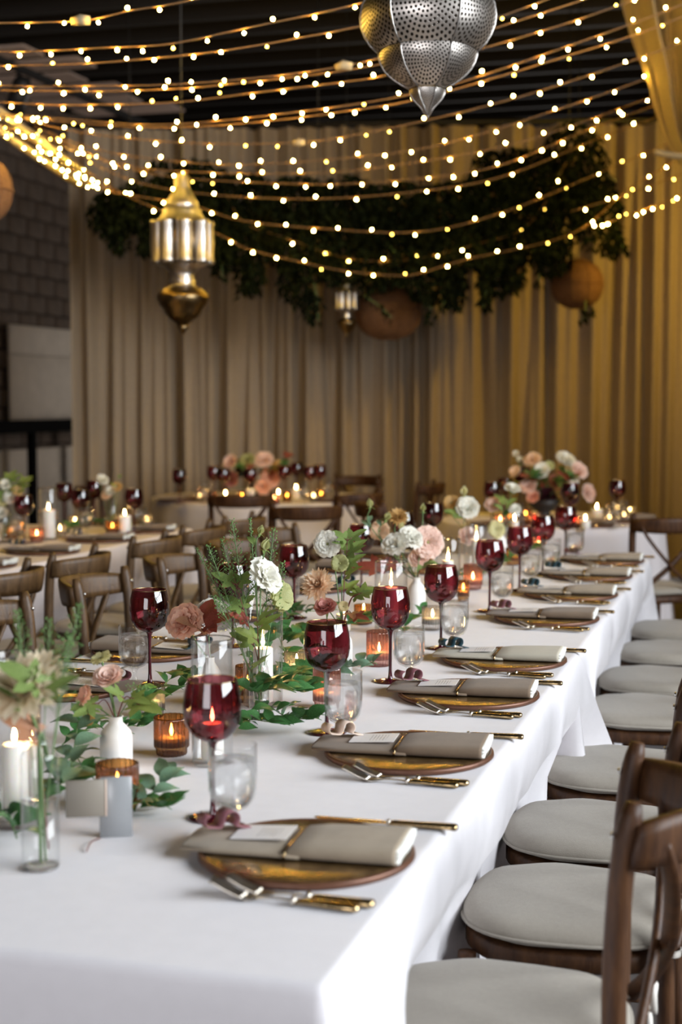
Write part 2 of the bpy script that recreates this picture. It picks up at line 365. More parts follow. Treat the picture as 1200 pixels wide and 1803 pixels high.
blk = rbox_mesh('block', (0.09, 0.385, 0.185), 0.008, M_block, 1)
for r in range(24):
    for k in range(11):
        v = 12.3 + k * 0.40 + (0.2 if r % 2 else 0)
        ob('block', blk, wl, (U0 - 0.02 + random.uniform(-.006, .006), v, 0.1 + r * 0.198))
g = G()                                   # the rest of the block wall, outside the picture
for r in range(24):
    for k in range(-21, 0):
        box(g, (U0 - 0.02, 12.3 + k * 0.40 + (0.2 if r % 2 else 0), 0.1 + r * 0.198), (0.09, 0.385, 0.185))
ob('block', g.mesh('block', M_block, False), wl)['kind'] = 'stuff'
g = G(); box(g, ((U0 - 4.0) / 2, V1 + .1, ZC / 2), (-4.0 - U0, .2, ZC)); box(g, ((U1 - 1.2) / 2, V1 + .1, ZC / 2), (U1 + 1.2, .2, ZC)); box(g, (-2.6, V1 + .1, (2.9 + ZC) / 2), (2.8, .2, ZC - 2.9))
struct(hall('wall_back', g, M_plain))  # its opening is made for the added rear fill
W0, W1, WZ0, WZ1 = -0.3, 5.3, 1.6, 4.3
g = G(); box(g, (U1 + .05, (V0 + W0) / 2, ZC / 2), (0.1, W0 - V0, ZC)); box(g, (U1 + .05, (W1 + V1) / 2, ZC / 2), (0.1, V1 - W1, ZC))
box(g, (U1 + .05, (W0 + W1) / 2, WZ0 / 2), (0.1, W1 - W0, WZ0)); box(g, (U1 + .05, (W0 + W1) / 2, (WZ1 + ZC) / 2), (0.1, W1 - W0, ZC - WZ1))
struct(hall('wall_right', g, M_plain))
for k in range(4):
    a = W0 + k * 1.4; b = a + 1.4
    wn = struct(hall('window_%d' % (k + 1), box(box(G(), (U1 + .05, a + .03, 2.95), (0.08, .06, 2.7)), (U1 + .05, b - .03, 2.95), (0.08, .06, 2.7)), M_frame))
    for z in (WZ0 + .03, 2.5, 3.4, WZ1 - .03): ob('glazing_bar', box(G(), (U1 + .05, (a + b) / 2, z), (0.06, 1.3, .05)).mesh('glazing_bar', M_frame, False), wn)
D0, D1, DZ = -2.6, 0.6, 3.0
g = G(); box(g, ((U0 + D0) / 2, V0 + .35, ZC / 2), (D0 - U0, 0.1, ZC)); box(g, ((U1 + D1) / 2, V0 + .35, ZC / 2), (U1 - D1, 0.1, ZC))
box(g, ((D0 + D1) / 2, V0 + .35, (DZ + ZC) / 2), (D1 - D0, 0.1, ZC - DZ))
struct(hall('wall_front', g, M_plain))

# boards, railing and ducts by the left wall
def hbox(c, s): return box(G(), c, s)
pan = thing('wall_board', 'large pale board fixed to the dark block wall, above the black rail', 'board', T(U0 + .09, 14.2, 0), RT)
for i, (zz, hh) in enumerate(((1.59, .68), (2.085, .30))): ob('board_panel', rbox_mesh('board_panel', (0.03, 1.42, hh), .004, M_board, 1, Matrix.Translation((0, 0.05, zz))), pan)
pan = thing('lower_board', 'wide pale board standing on the floor below the black rail', 'board', T(U0 + .09, 14.0, 0), RT)
for i in range(2): ob('board_panel', rbox_mesh('board_panel', (0.03, 4.4, 0.475), .004, M_board, 1, Matrix.Translation((0, 0.05, .24 + i * 0.48))), pan)
rail = thing('hand_rail', 'black metal hand rail in front of the pale boards', 'railing', T(U0 + .3, 13.6, 0), RT)
ob('top_rail', hbox((0, 0, 1.2), (0.06, 5.2, 0.13)).mesh('top_rail', M_black, False), rail)
for k in range(5): ob('post', hbox((0, -2.5 + k * 1.25, 0.57), (0.07, 0.08, 1.14)).mesh('post', M_black, False), rail)
a, b = at(-40, 80, 11.0), None
# lighting track with a spotlight, running along the hall under the ceiling
t0, t1 = T(-6.1, 9.0, 0), T(-6.1, 16.5, 0)
trk = thing('track_light', 'black lighting track with a spotlight under the ceiling at left', 'track light', at(-30, 92, 11.5), RT)
ob('track', hbox((0, 1.2, 0), (0.05, 6.5, 0.05)).mesh('track', M_dark, False), trk)
g = G(); tube(g, [(0, 0.55, 0), (0, 0.55, -.12)], .015)
ob('hanger', g.mesh('hanger', M_dark), trk)
g = lathe(G(), [(0.001, .16), (.05, .16), (.075, .10), (.08, -.16), (.07, -.16), (.06, .05)], 20, Matrix.Translation((0, .55, -.22)) @ Matrix.Rotation(0.35, 4, 'Y'))
ob('spotlight_head', g.mesh('spotlight_head', M_dark), trk)
for j, (p, q, r) in enumerate((((-60, 155, 7.0), (150, 305, 9.9), 0.028), ((-70, 185, 7.0), (140, 325, 9.9), 0.028))):
    g = tube(G(), [at(*p), at(*q)], r, 10)
    tag(ob('ceiling_pipe', g.mesh('ceiling_pipe', M_pipe)), ['grey pipe with fairy lights above its twin, upper left', 'grey pipe with fairy lights below its twin, upper left'][j], 'pipe', 'pipes at upper left')

# ------------------------------------------------------------------ curtains
CY0, CANG = 12.0, math.radians(-3.5)      # the curtain line: runs nearly square to the view, 12 m away
def cur(s, d, z):                         # s along the curtain, d towards the camera
    return Vector((s * math.cos(CANG) + d * math.sin(CANG) * 1, CY0 + s * math.sin(CANG) - d * math.cos(CANG), z))
def px2s(px): return (px - 600) / FPX * CY0
rng = random.Random(3)
deep = [(px2s(p), dd, ww) for p, dd, ww in [(185, .10, .022), (222, .05, .02), (262, .06, .02), (305, .14, .03), (345, .06, .02), (388, .08, .022), (430, .07, .02), (455, .05, .02), (480, .10, .025), (530, .07, .02), (575, .09, .02), (590, .05, .015), (628, .07, .02), (655, .06, .018), (697, .09, .02), (722, .08, .018), (745, .07, .02), (790, .07, .02), (825, .06, .02), (851, .12, .025), (880, .05, .02), (925, .10, .022), (962, .09, .022), (1010, .04, .02), (1075, .13, .025), (1098, .06, .02), (1128, .08, .02), (1180, .05, .02), (1225, .09, .03), (1280, .08, .03)]]
leans = [rng.uniform(-.05, .05) for _ in deep]
ph = [(rng.uniform(8, 60), rng.uniform(0, 6.3), rng.uniform(.006, .016)) for _ in range(9)]
def pleat(s, z):
    d = 0.0
    for (c, dd, ww), ln in zip(deep, leans):
        x = s - c - ln * (1.6 - z) * 0.6
        d -= dd * (.55 * math.exp(-(x / (ww * 1.2)) ** 2) + .75 * math.exp(-(x / (ww * 3.2)) ** 2))
    for f, p, a in ph: d += a * math.sin(f * s + p + 0.15 * math.sin(2 * z + p))
    return d
edges = [125, 305, 590, 851, 1075, 1330]
names = ['leftmost curtain panel, its edge against the dark block wall', 'curtain panel behind the tall ribbed lantern, second from left', 'middle curtain panel, behind the wide rattan lantern', 'ochre-lit curtain panel behind the big flower arrangement at right', 'rightmost curtain panel below the gathered swag']
for i in range(5):
    s0, s1 = px2s(edges[i]), px2s(edges[i + 1]) + (0.02 if i < 4 else 0)
    n = int((s1 - s0) / 0.011); R_ = 14; g = G(); vs = []; fs = []
    for r in range(R_ + 1):
        z = 0.03 + 3.62 * r / R_
        for k in range(n + 1):
            s = s0 + (s1 - s0) * k / n
            vs.append(cur(s, pleat(s, z) - 0.004 * i, z))
    for r in range(R_):
        for k in range(n): a = r * (n + 1) + k; fs.append((a, a + 1, a + n + 2, a + n + 1))
    g.add(vs, fs); tag(ob('linen_curtain', g.mesh('linen_curtain', M_curtain)), names[i], 'curtain', 'curtain panels across the back')
tag(ob('curtain_rod', tube(G(), [cur(-2.6, -.05, 3.68), cur(4.4, -.05, 3.68)], .025, 10).mesh('curtain_rod', M_dark)), 'dark rod carrying the curtain panels at the back', 'rod')
# gathered swag of gauze, upper right
g = G(); vs = []; fs = []; n, R_ = 70, 24
lb = [(1070, -160), (1092, -20), (1112, 60), (1138, 135), (1152, 190), (1172, 245), (1196, 290)]
rb = [(1420, -160), (1395, -20), (1370, 60), (1340, 135), (1310, 190), (1285, 245), (1262, 290)]
L_ = catmull([at(x, y, 8.3) for x, y in lb], 4); Rr = catmull([at(x, y, 8.0) for x, y in rb], 4)
for r in range(len(L_)):
    for k in range(n + 1):
        t = k / n; p = L_[r].lerp(Rr[r], t); amp = 0.075 * (1 - r / len(L_) * .5)
        p.y += amp * (math.sin(t * 34 + .25 * math.sin(r * .3)) + .6 * math.sin(t * 71 + 1 + r * .05)) - 0.16 * math.sin(PI * t)
        vs.append(p)
for r in range(len(L_) - 1):
    for k in range(n): a = r * (n + 1) + k; fs.append((a, a + 1, a + n + 2, a + n + 1))
sw = thing('ceiling_swag', 'gathered swag of pale gauze hanging at the upper right', 'drape', at(1230, 290, 8.1))
M = Matrix.Translation(-sw.location)
ob('gathered_cloth', G().add(vs, fs, M).mesh('gathered_cloth', M_swag), sw)
ob('tie_band', tube(G(), catmull([at(1150, 268, 8.0), at(1200, 275, 7.95), at(1270, 272, 7.9)], 6), .018, 8, M).mesh('tie_band', M_swag), sw)
ob('tail', ribbon(G(), catmull([at(1230, 285, 8.15), at(1228, 340, 8.2), at(1235, 420, 8.2)], 5), (1, 0, 0), 0.16, .01, M).mesh('tail', M_swag), sw)

# full-height drape, added out of view to keep daylight off the right curtain
g = G(); vs = []; fs = []; n, R_ = 150, 6
for r in range(R_ + 1):
    for k in range(n + 1):
        x = 2.15 + 3.1 * k / n; vs.append((x, 8.05 - .25 * k / n + .05 * math.sin(x * 21) + .03 * math.sin(x * 47 + 1), .03 + 4.2 * r / R_))
for r in range(R_):
    for k in range(n): a = r * (n + 1) + k; fs.append((a, a + 1, a + n + 2, a + n + 1))
tag(ob('shade_drape', g.add(vs, fs).mesh('shade_drape', M_curtain)), 'added full-length drape out of view, shading the right curtain from daylight', 'curtain')

# ------------------------------------------------------------------ tables and cloths
# places of the chairs along the main and the left table
CHV = [2.29, 2.86, 3.38, 3.97, 4.74, 5.28, 5.88, 6.46]; MLV = [3.80, 4.53, 5.22, 5.88, 6.45]; LTV = [4.66, 5.22, 5.95, 6.50, 7.1]
TU0, TU1, TV0, TV1, TZ = -1.81, -0.492, 1.645, 6.66, 0.76
def folds(seed, n):
    r = random.Random(seed); return [(r.uniform(5, 26), r.uniform(0, 6.3), r.uniform(.3, 1)) for _ in range(n)]
def cloth_mesh(name, u0, u1, v0, v1, ztop, m, open_end=None, seed=1, drop=0.70, amp=0.020, flare=0.05, tuck=()):
    # perimeter walked as a rounded rectangle; the skirt gains folds towards the hem
    rad = 0.02; P = []
    def arc(cu, cv, a0):
        for k in range(7):
            a = a0 + PI / 2 * k / 6; P.append((cu + rad * math.cos(a), cv + rad * math.sin(a), math.cos(a), math.sin(a), 1.0 - abs(k - 3) / 3 * .6))
    def line(ua, va, ub, vb, nu, nv):
        d = math.hypot(ub - ua, vb - va); n = max(2, int(d / 0.022))
        for k in range(1, n): t = k / n; P.append((ua + (ub - ua) * t, va + (vb - va) * t, nu, nv, 0))
    arc(u1 - rad, v0 + rad, -PI / 2); line(u1, v0 + rad, u1, v1 - rad, 1, 0)
    arc(u1 - rad, v1 - rad, 0); line(u1 - rad, v1, u0 + rad, v1, 0, 1)
    arc(u0 + rad, v1 - rad, PI / 2); line(u0, v1 - rad, u0, v0 + rad, -1, 0)
    arc(u0 + rad, v0 + rad, PI); line(u0 + rad, v0, u1 - rad, v0, 0, -1)
    N = len(P); fl = folds(seed, 6); g = G(); rows = [(-0.019, 0.0), (-0.016, 0.0), (-0.010, -0.0015), (-0.003, -0.006), (0.0, -0.014)]
    dn = [0.04, 0.09, 0.16, 0.25, 0.35, 0.45, 0.56, drop]
    s = 0; S_ = []
    for i in range(N):
        if i: s += math.hypot(P[i][0] - P[i - 1][0], P[i][1] - P[i - 1][1])
        S_.append(s)
    for off, dz in rows:
        for (u, v, a, b, c) in P: g.v.append((u + a * off, v + b * off, ztop + dz))
    for d in dn:
        for i, (u, v, a, b, c) in enumerate(P):
            k = (d / drop) ** 1.2
            wv = sum(w_ * math.sin(f * S_[i] + p) for f, p, w_ in fl) / 2.2
            o = 0.006 + k * (flare * .5 + amp * wv) + c * 0.13 * k
            if open_end is not None:
                e = max(0.0, 1 - abs(v - open_end) / 0.32)
                if a > 0.5: o += 0.17 * e * e * k
            for side, cv in tuck:         # the cloth is pushed in where a seat is tucked under the table
                if a * side > .9 and abs(v - cv) < .34 and d > .14:
                    q = min(1.0, max(0.0, (.34 - abs(v - cv)) / .13)); q = q * q * (3 - 2 * q)
                    o -= (.165 if side > 0 and cv < 2.5 else .10) * q * min(1.0, (d - .14) / .13)
            g.v.append((u + a * o, v + b * o, ztop - d))
    R_ = len(rows) + len(dn)
    for r in range(R_ - 1):
        for i in range(N):
            j = (i + 1) % N
            if open_end is not None and r >= 1:
                if P[i][3] > 0.7 or P[j][3] > 0.7: continue
            g.f.append((r * N + i, r * N + j, (r + 1) * N + j, (r + 1) * N + i)[::-1])
    g.f.append(tuple(range(N)))
    return g.mesh(name, m)
def table(name, label, u0, u1, v0, v1, z):
    t = thing(name, label, 'table', T((u0 + u1) / 2, (v0 + v1) / 2, 0), RT); a, b = u1 - u0 - .02, v1 - v0 - .02
    ob('tabletop', rbox_mesh('tabletop', (a, b, .035), .006, M_wood, 1, Matrix.Translation((0, 0, z - .022))), t)
    lm = box(G(), (0, 0, (z - .04) / 2), (.06, .06, z - .04)).mesh('leg', M_wood, False)
    for sx in (-1, 1):
        for sy in (-1, 1): ob('leg', lm, t, (sx * (a / 2 - .12), sy * (b / 2 - .15), 0))
    return t
VJ = 4.12
table('banquet_table', 'near banquet table under the white cloth with the first settings', TU0, TU1, TV0, VJ - .1, TZ - .006)
table('banquet_table', 'far banquet table under the white cloth that joins the near one', TU0, TU1, VJ - .08, TV1, TZ - .006)
o = ob('tablecloth', cloth_mesh('tablecloth', TU0, TU1, VJ - .12, TV1, TZ - .003, M_cloth, None, 5, amp=.03, tuck=[(1, v) for v in CHV] + [(-1, v) for v in MLV])); o.rotation_euler = (0, 0, RT)
tag(o, 'white linen cloth on the far half of the main table, hanging in upright folds', 'tablecloth', 'main table cloths')
o = ob('tablecloth', cloth_mesh('tablecloth', TU0 - .003, TU1 + .003, TV0, VJ, TZ, M_cloth, VJ, 11, tuck=[(1, v) for v in CHV] + [(-1, v) for v in MLV])); o.rotation_euler = (0, 0, RT)
tag(o, 'white linen cloth on the near half of the main table, its corner flaring out', 'tablecloth', 'main table cloths')
LU0, LU1, LV0, LV1 = -4.3, -3.02, 4.3, 7.55
table('banquet_table', 'left banquet table under the pinkish cloth, beside the block wall', LU0, LU1, LV0, LV1, TZ - .006)
o = ob('tablecloth', cloth_mesh('tablecloth', LU0, LU1, LV0, LV1, TZ, M_cloth2, None, 21, amp=.028, tuck=[(1, v) for v in LTV])); o.rotation_euler = (0, 0, RT)
tag(o, 'pale cloth on the left table behind the empty chairs', 'tablecloth')
def round_table(label, clabel, c, r, seed):
    t = thing('round_table', label, 'table', (c[0], c[1], 0))
    ob('tabletop', lathe(G(), [(0.001, TZ - .04), (r - .01, TZ - .04), (r - .005, TZ - .006), (.001, TZ - .006)], 48).mesh('tabletop', M_wood, False), t)
    ob('pedestal', lathe(G(), [(.3, 0), (.3, .03), (.05, .07), (.05, TZ - .1), (.2, TZ - .04)], 20).mesh('pedestal', M_wood), t)
    g = G(); n = 160; rows = [(.0, 0), (r * .6, 0), (r - .015, 0), (r - .003, -.003), (r + .003, -.012)] + [(None, d) for d in (.05, .12, .22, .34, .48, .62, .71)]
    fl = folds(seed, 5); vs = []; fs = []
    for q, d in rows:
        for k in range(n):
            a = 2 * PI * k / n; wv = sum(w_ * math.sin(round(f * .9 + 3) * a + p) for f, p, w_ in fl) / 2
            rr = q if q is not None else r + .005 + (d / .71) * (.05 + .045 * wv)
            vs.append((rr * math.cos(a), rr * math.sin(a), TZ + (d if q is not None else -d)))
    for i in range(len(rows) - 1):
        for k in range(n): k2 = (k + 1) % n; fs.append((i * n + k, i * n + k2, (i + 1) * n + k2, (i + 1) * n + k)[::-1])
    o = ob('tablecloth', g.add(vs, fs).mesh('tablecloth', M_cloth2)); o.location = (c[0], c[1], 0)
    tag(o, clabel, 'tablecloth')
CT_, RT_ = (-0.58, 10.75), (1.24, 8.72)
round_table('round table under the back centre cloth in front of the curtain', 'pale cloth on the back centre table with glowing candles', CT_, .80, 31)
round_table('round table under the cloth at back right, below the big arrangement', 'pale cloth on the back right table below the big flower arrangement', RT_, .66, 41)

# ------------------------------------------------------------------ chairs
def seat_outline(n=40, s=1.0):
    out = []
    for k in range(n):
        a = 2 * PI * k / n; c, d = math.cos(a), math.sin(a); e = 0.80 if c > 0 else 0.62
        x = math.copysign(abs(c) ** e, c) * 0.205; y = math.copysign(abs(d) ** e, d) * (0.205 + 0.016 * c)
        out.append((x * s, y * s))
    return out
def slab(g, out, z0, z1, inset=0.006, M=None):
    n = len(out); rows = [(1 - inset / .2, z0), (1, z0 + inset), (1, z1 - inset), (1 - inset / .2, z1)]; vs = []; fs = []
    for s, z in rows: vs += [(x * s, y * s, z) for x, y in out]
    for i in range(3):
        for k in range(n): k2 = (k + 1) % n; fs.append((i * n + k, i * n + k2, (i + 1) * n + k2, (i + 1) * n + k))
    fs.append(tuple(range(n))[::-1]); fs.append(tuple(3 * n + k for k in range(n))); return g.add(vs, fs, M)
def make_chair(label, m, group, loc, rotz):
    t = thing('cross_back_chair', label, 'chair', loc, rotz, group)
    ob('seat_frame', slab(G(), seat_outline(), .408, .446).mesh('seat_frame', m), t)
    ob('woven_seat', slab(G(), seat_outline(s=.84), .442, .450, .003).mesh('woven_seat', M_seat), t)
    for s in (-1, 1):
        g = tube(G(), catmull([(-.225, s * .185, 0), (-.195, s * .182, .25), (-.190, s * .182, .45), (-.188, s * .186, .62), (-.196, s * .190, .78), (-.212, s * .192, .885)], 5), [.0165] * 12 + [.0185] * 12 + [.016, .012], 10)
        p = ob('back_post', g.mesh('back_post', m), t)
        ob('bolt', lathe(G(), [(.001, .004), (.005, .003), (.006, 0)], 8, Matrix.Translation((-.186, s * .191, .835)) @ Matrix.Rotation(PI / 2, 4, 'Y') @ Matrix.Translation((0, 0, .003))).mesh('bolt', M_bolt), p)
        g = tube(G(), [(.178, s * .172, .42), (.19, s * .182, 0)], [.018, .014], 10); ob('front_leg', g.mesh('front_leg', m), t)
        g = tube(G(), [(-.198, s * .180, .22), (.186, s * .178, .22)], .009, 8); ob('stretcher', g.mesh('stretcher', m), t)
    for x, z in ((.186, .27), (-.20, .17)):
        g = tube(G(), [(x, -.178, z), (x, .178, z)], .009, 8); ob('stretcher', g.mesh('stretcher', m), t)
    # top rail: a wide bent slat bowed to the rear
    pts = []
    for k in range(15):
        y = -.205 + .41 * k / 14; pts.append((-.212 - .12 * (1 - (y / .205) ** 2), y, .825))
    g = G(); P = [Vector(p) for p in pts]; vs = []; fs = []
    for i, p in enumerate(P):
        tt = (P[min(i + 1, 14)] - P[max(i - 1, 0)]).normalized(); nn = tt.cross(Vector((0, 0, 1))); hh = .041 * (1 - .25 * (abs(i - 7) / 7) ** 4)
        for a, b in ((-.010, -hh), (.010, -hh), (.0125, -hh * .5), (.0125, hh * .5), (.010, hh), (-.010, hh), (-.0125, hh * .5), (-.0125, -hh * .5)):
            vs.append(p + nn * a + Vector((-.15 * b, 0, b)))
    for i in range(14):
        for k in range(8): k2 = (k + 1) % 8; fs.append((i * 8 + k, i * 8 + k2, i * 8 + 8 + k2, i * 8 + 8 + k))
    fs.append(tuple(range(8))[::-1]); fs.append(tuple(14 * 8 + k for k in range(8)))
    ob('top_rail', g.add(vs, fs).mesh('top_rail', m), t)
    for s in (-1, 1):
        pts = catmull([(-.252, s * .168, .822), (-.262 - .006 * s, s * .135, .755), (-.258 - .009 * s, s * .02, .625), (-.232 - .007 * s, -s * .10, .52), (-.205, -s * .172, .455)], 6)
        g = tube(G(), pts, .0150, 8, flat=.6); ob('cross_slat', g.mesh('cross_slat', m), t)
    return t
def make_cushion(label, group, loc, rotz):
    t = thing('seat_cushion', label, 'cushion', loc, rotz, group)
    out = seat_outline(56, 1.03); n = len(out); vs = []; fs = []
    prof = [(.60, -.0005), (.9, 0), (.975, .006), (1.0, .016), (.985, .027), (.94, .036), (.85, .0425), (.7, .046), (.45, .048), (.2, .0485)]
    for s, z in prof:
        for i, (x, y) in enumerate(out): vs.append((x * s, y * s, z + (.0015 * math.sin(i * .9) if .8 < s < .99 else 0)))
    for i in range(len(prof) - 1):
        for k in range(n): k2 = (k + 1) % n; fs.append((i * n + k, i * n + k2, (i + 1) * n + k2, (i + 1) * n + k))
    fs.append(tuple(range(n))[::-1]); fs.append(tuple((len(prof) - 1) * n + k for k in range(n)))
    ob('pad', G().add(vs, fs).mesh('pad', M_cushion), t)
    g = tube(G(), [(x * 1.004, y * 1.004, .0135) for x, y in out] + [(out[0][0] * 1.004, out[0][1] * 1.004, .0135)], .0036, 6, cap=False)
    ob('piping', g.mesh('piping', M_cushion), t)
    for s in (-1, 1):
        g = G(); c = Vector((-.225, s * .178, .01))
        ring = [c + Vector((.03 + .022 * math.cos(a), .022 * math.sin(a), 0)) for a in [2 * PI * k / 14 for k in range(15)]]
        ribbon(g, ring, (0, 0, 1), .012, .002)
        for q in (-1, 1):
            lp = catmull([c, c + Vector((-.02, q * .03, .03)), c + Vector((-.02, q * .055, .02)), c + Vector((-.02, q * .05, -.015)), c + Vector((-.006, q * .01, -.002))], 5)
            ribbon(g, lp, (1, 0, .3), .012, .002)
            ribbon(g, catmull([c, c + Vector((-.014, q * .012, -.05)), c + Vector((-.010, q * .02, -.13 - .03 * q))], 5), (1, .2, 0), .011, .002)
        lathe(g, [(.001, -.01), (.009, -.004), (.009, .004), (.001, .01)], 8, Matrix.Translation(c))
        ob('tie', g.mesh('tie', M_tie), t)
    return t
ORD = ['nearest', 'second', 'third', 'fourth', 'fifth', 'sixth', 'seventh', 'eighth']
def nth(i, what='from the camera'): return ORD[i] if i == 0 else ORD[i] + ' ' + what
ch0 = cu0 = None
for i, v in enumerate(CHV):
    loc = T(-.352 + random.uniform(-.01, .01) if i else -.398, v, 0); rz = RT + PI + (random.uniform(-.03, .03) if i else .07)
    lab = ('nearest' if i == 0 else ORD[i]) + ' dark wooden cross-back chair in the right-hand row' + ('' if i == 0 else ', counted from the camera')
    clab = ('nearest' if i == 0 else ORD[i]) + ' oatmeal cushion in the right-hand row of chairs' + ('' if i == 0 else ', counted from the camera')
    if i == 0:
        ch0 = make_chair(lab, M_wood, 'chairs along the right side of the main table', loc, rz); cu0 = make_cushion(clab, 'cushions along the right side of the main table', loc + Vector((0, 0, .4505)), rz)
    else:
        dup(ch0, lab, loc, rz); dup(cu0, clab, loc + Vector((0, 0, .4505)), rz)
chm = None
for i, v in enumerate(MLV):
    loc = T(-1.935, v, 0); rz = RT + random.uniform(-.04, .04)
    lab = ORD[i] + ' weathered chair along the left side of the main table, from the camera' if i else 'nearest weathered chair along the left side of the main table'
    clab = ORD[i] + ' cushion on the left side of the main table, from the camera' if i else 'nearest cushion on the left side of the main table'
    if chm is None: chm = make_chair(lab, M_wood_far, 'chairs along the left side of the main table', loc, rz)
    else: dup(chm, lab, loc, rz)
    dup(cu0, clab, loc + Vector((0, 0, .4505)), rz, 'cushions along the left side of the main table')
for i, v in enumerate(LTV):
    loc = T(-2.80, v, 0); rz = RT + PI + random.uniform(-.05, .05)
    lab = ORD[i] + ' weathered chair with its back to us at the left table, from the camera' if i else 'nearest weathered chair with its back to us at the left table'
    clab = ORD[i] + ' cushion on the near side of the left table, from the camera' if i else 'nearest cushion on the near side of the left table'
    dup(chm, lab, loc, rz, 'chairs at the left table'); dup(cu0, clab, loc + Vector((0, 0, .4505)), rz, 'cushions at the left table')
far = [((-0.66, 9.62), PI / 2 + .1, 'dark chair in front of the back centre table, its back to us'),
       ((-0.25, 8.60), PI / 2 + .25, 'dark chair between the left row and the back centre table'),
       ((-0.03, 9.72), PI / 2 + .75, 'dark chair at the front right of the back centre table'),
       ((0.03, 11.45), -PI / 2 - .5, 'dark chair behind the right side of the back centre table'),
       ((0.42, 10.75), PI - .35, 'dark chair with slanting cross slats right of the back centre table'),
       ((0.42, 8.70), .15, 'dark chair at the left side of the back right table'),
       ((-1.52, 10.35), .35, 'dark chair at the left side of the back centre table'),
       ((1.62, 7.80), PI / 2 + .3, 'dark cross-back chair in front of the back right table, at the right edge')]
for (x, y), rz, lab in far:
    dup(ch0, lab, (x, y, 0), rz, 'chairs around the back tables')
    dup(cu0, lab.replace('dark cross-back chair', 'pale cushion on the chair').replace('dark chair', 'pale cushion on the chair'), (x, y, .4505), rz, 'cushions around the back tables')

# ------------------------------------------------------------------ table ware
Z = TZ + 0.0005
_gm = {}
def goblet(label, loc, group='burgundy goblets', s=1.0):
    if 'gob' not in _gm:
        t = thing('wine_goblet', label, 'goblet', loc, 0, group)
        ob('bowl', lathe(G(), [(.003, .1305), (.015, .1320), (.028, .138), (.0385, .1485), (.0458, .163), (.0490, .180), (.0490, .196), (.0468, .213), (.0440, .226), (.0418, .235)], 40).mesh('bowl', M_goblet), t)
        ob('stem', lathe(G(), [(.0075, .006), (.0052, .014), (.0042, .03), (.0038, .07), (.0042, .11), (.0062, .125), (.010, .131), (.006, .135), (.001, .1355)], 16).mesh('stem', M_stem), t)
        ob('foot', lathe(G(), [(.001, 0), (.041, .0), (.0425, .0015), (.041, .003), (.024, .0045), (.0095, .007), (.001, .008)], 36).mesh('foot', M_stem), t)
        ob('gilt_rim', lathe(G(), [(.0414, .2345), (.0425, .235), (.0419, .2362), (.0412, .2355), (.0414, .2345)], 40).mesh('gilt_rim', M_gold), t)
        _gm['gob'] = t; r = t
    else: r = dup(_gm['gob'], label, loc, random.uniform(0, 6), group)
    if s != 1: r.scale = (s,) * 3
    return r
def water_glass(label, loc, group='stemmed water glasses'):
    if 'wat' not in _gm:
        t = thing('water_glass', label, 'glass', loc, 0, group); t.scale = (1, 1, 1.12)
        ob('bowl', lathe(G(), [(.002, .031), (.014, .033), (.027, .039), (.0355, .050), (.0392, .064), (.040, .08), (.0398, .128), (.0400, .1295), (.0386, .1295), (.0383, .08), (.0376, .066), (.034, .0525), (.026, .042), (.013, .036), (.002, .0345)], 40).mesh('bowl', M_clear), t)
        ob('stem', lathe(G(), [(.010, .003), (.006, .008), (.005, .018), (.006, .027), (.012, .033)], 16).mesh('stem', M_clear), t)
        ob('foot', lathe(G(), [(.001, 0), (.031, 0), (.032, .0012), (.030, .0026), (.012, .0045), (.001, .006)], 32).mesh('foot', M_clear), t)
        ob('water', lathe(G(), [(.001, .0352), (.013, .0366), (.026, .0426), (.0338, .0530), (.0374, .066), (.0380, .08), (.0380, .108), (.036, .1075), (.001, .1075)], 36).mesh('water', M_water), t)
        _gm['wat'] = t; return t
    return dup(_gm['wat'], label, loc, 0, group)
def ch_mesh():
    if 'ch' not in _gm:
        _gm['ch'] = (lathe(G(), [(.001, .002), (.158, .002), (.160, .0105), (.157, .0118), (.10, .0112), (.001, .011)], 56).mesh('glass_disc', M_charger),
                     lathe(G(), [(.150, 0), (.163, .0008), (.1675, .0050), (.1668, .0110), (.1635, .0128), (.1595, .0120), (.1595, .002), (.150, 0)], 56).mesh('rim', M_copper))
    return _gm['ch']
def charger(label, loc, group):
    a, b = ch_mesh(); t = thing('charger_plate', label, 'plate', loc, RT, group)
    ob('glass_disc', a, t); ob('rim', b, t); return t
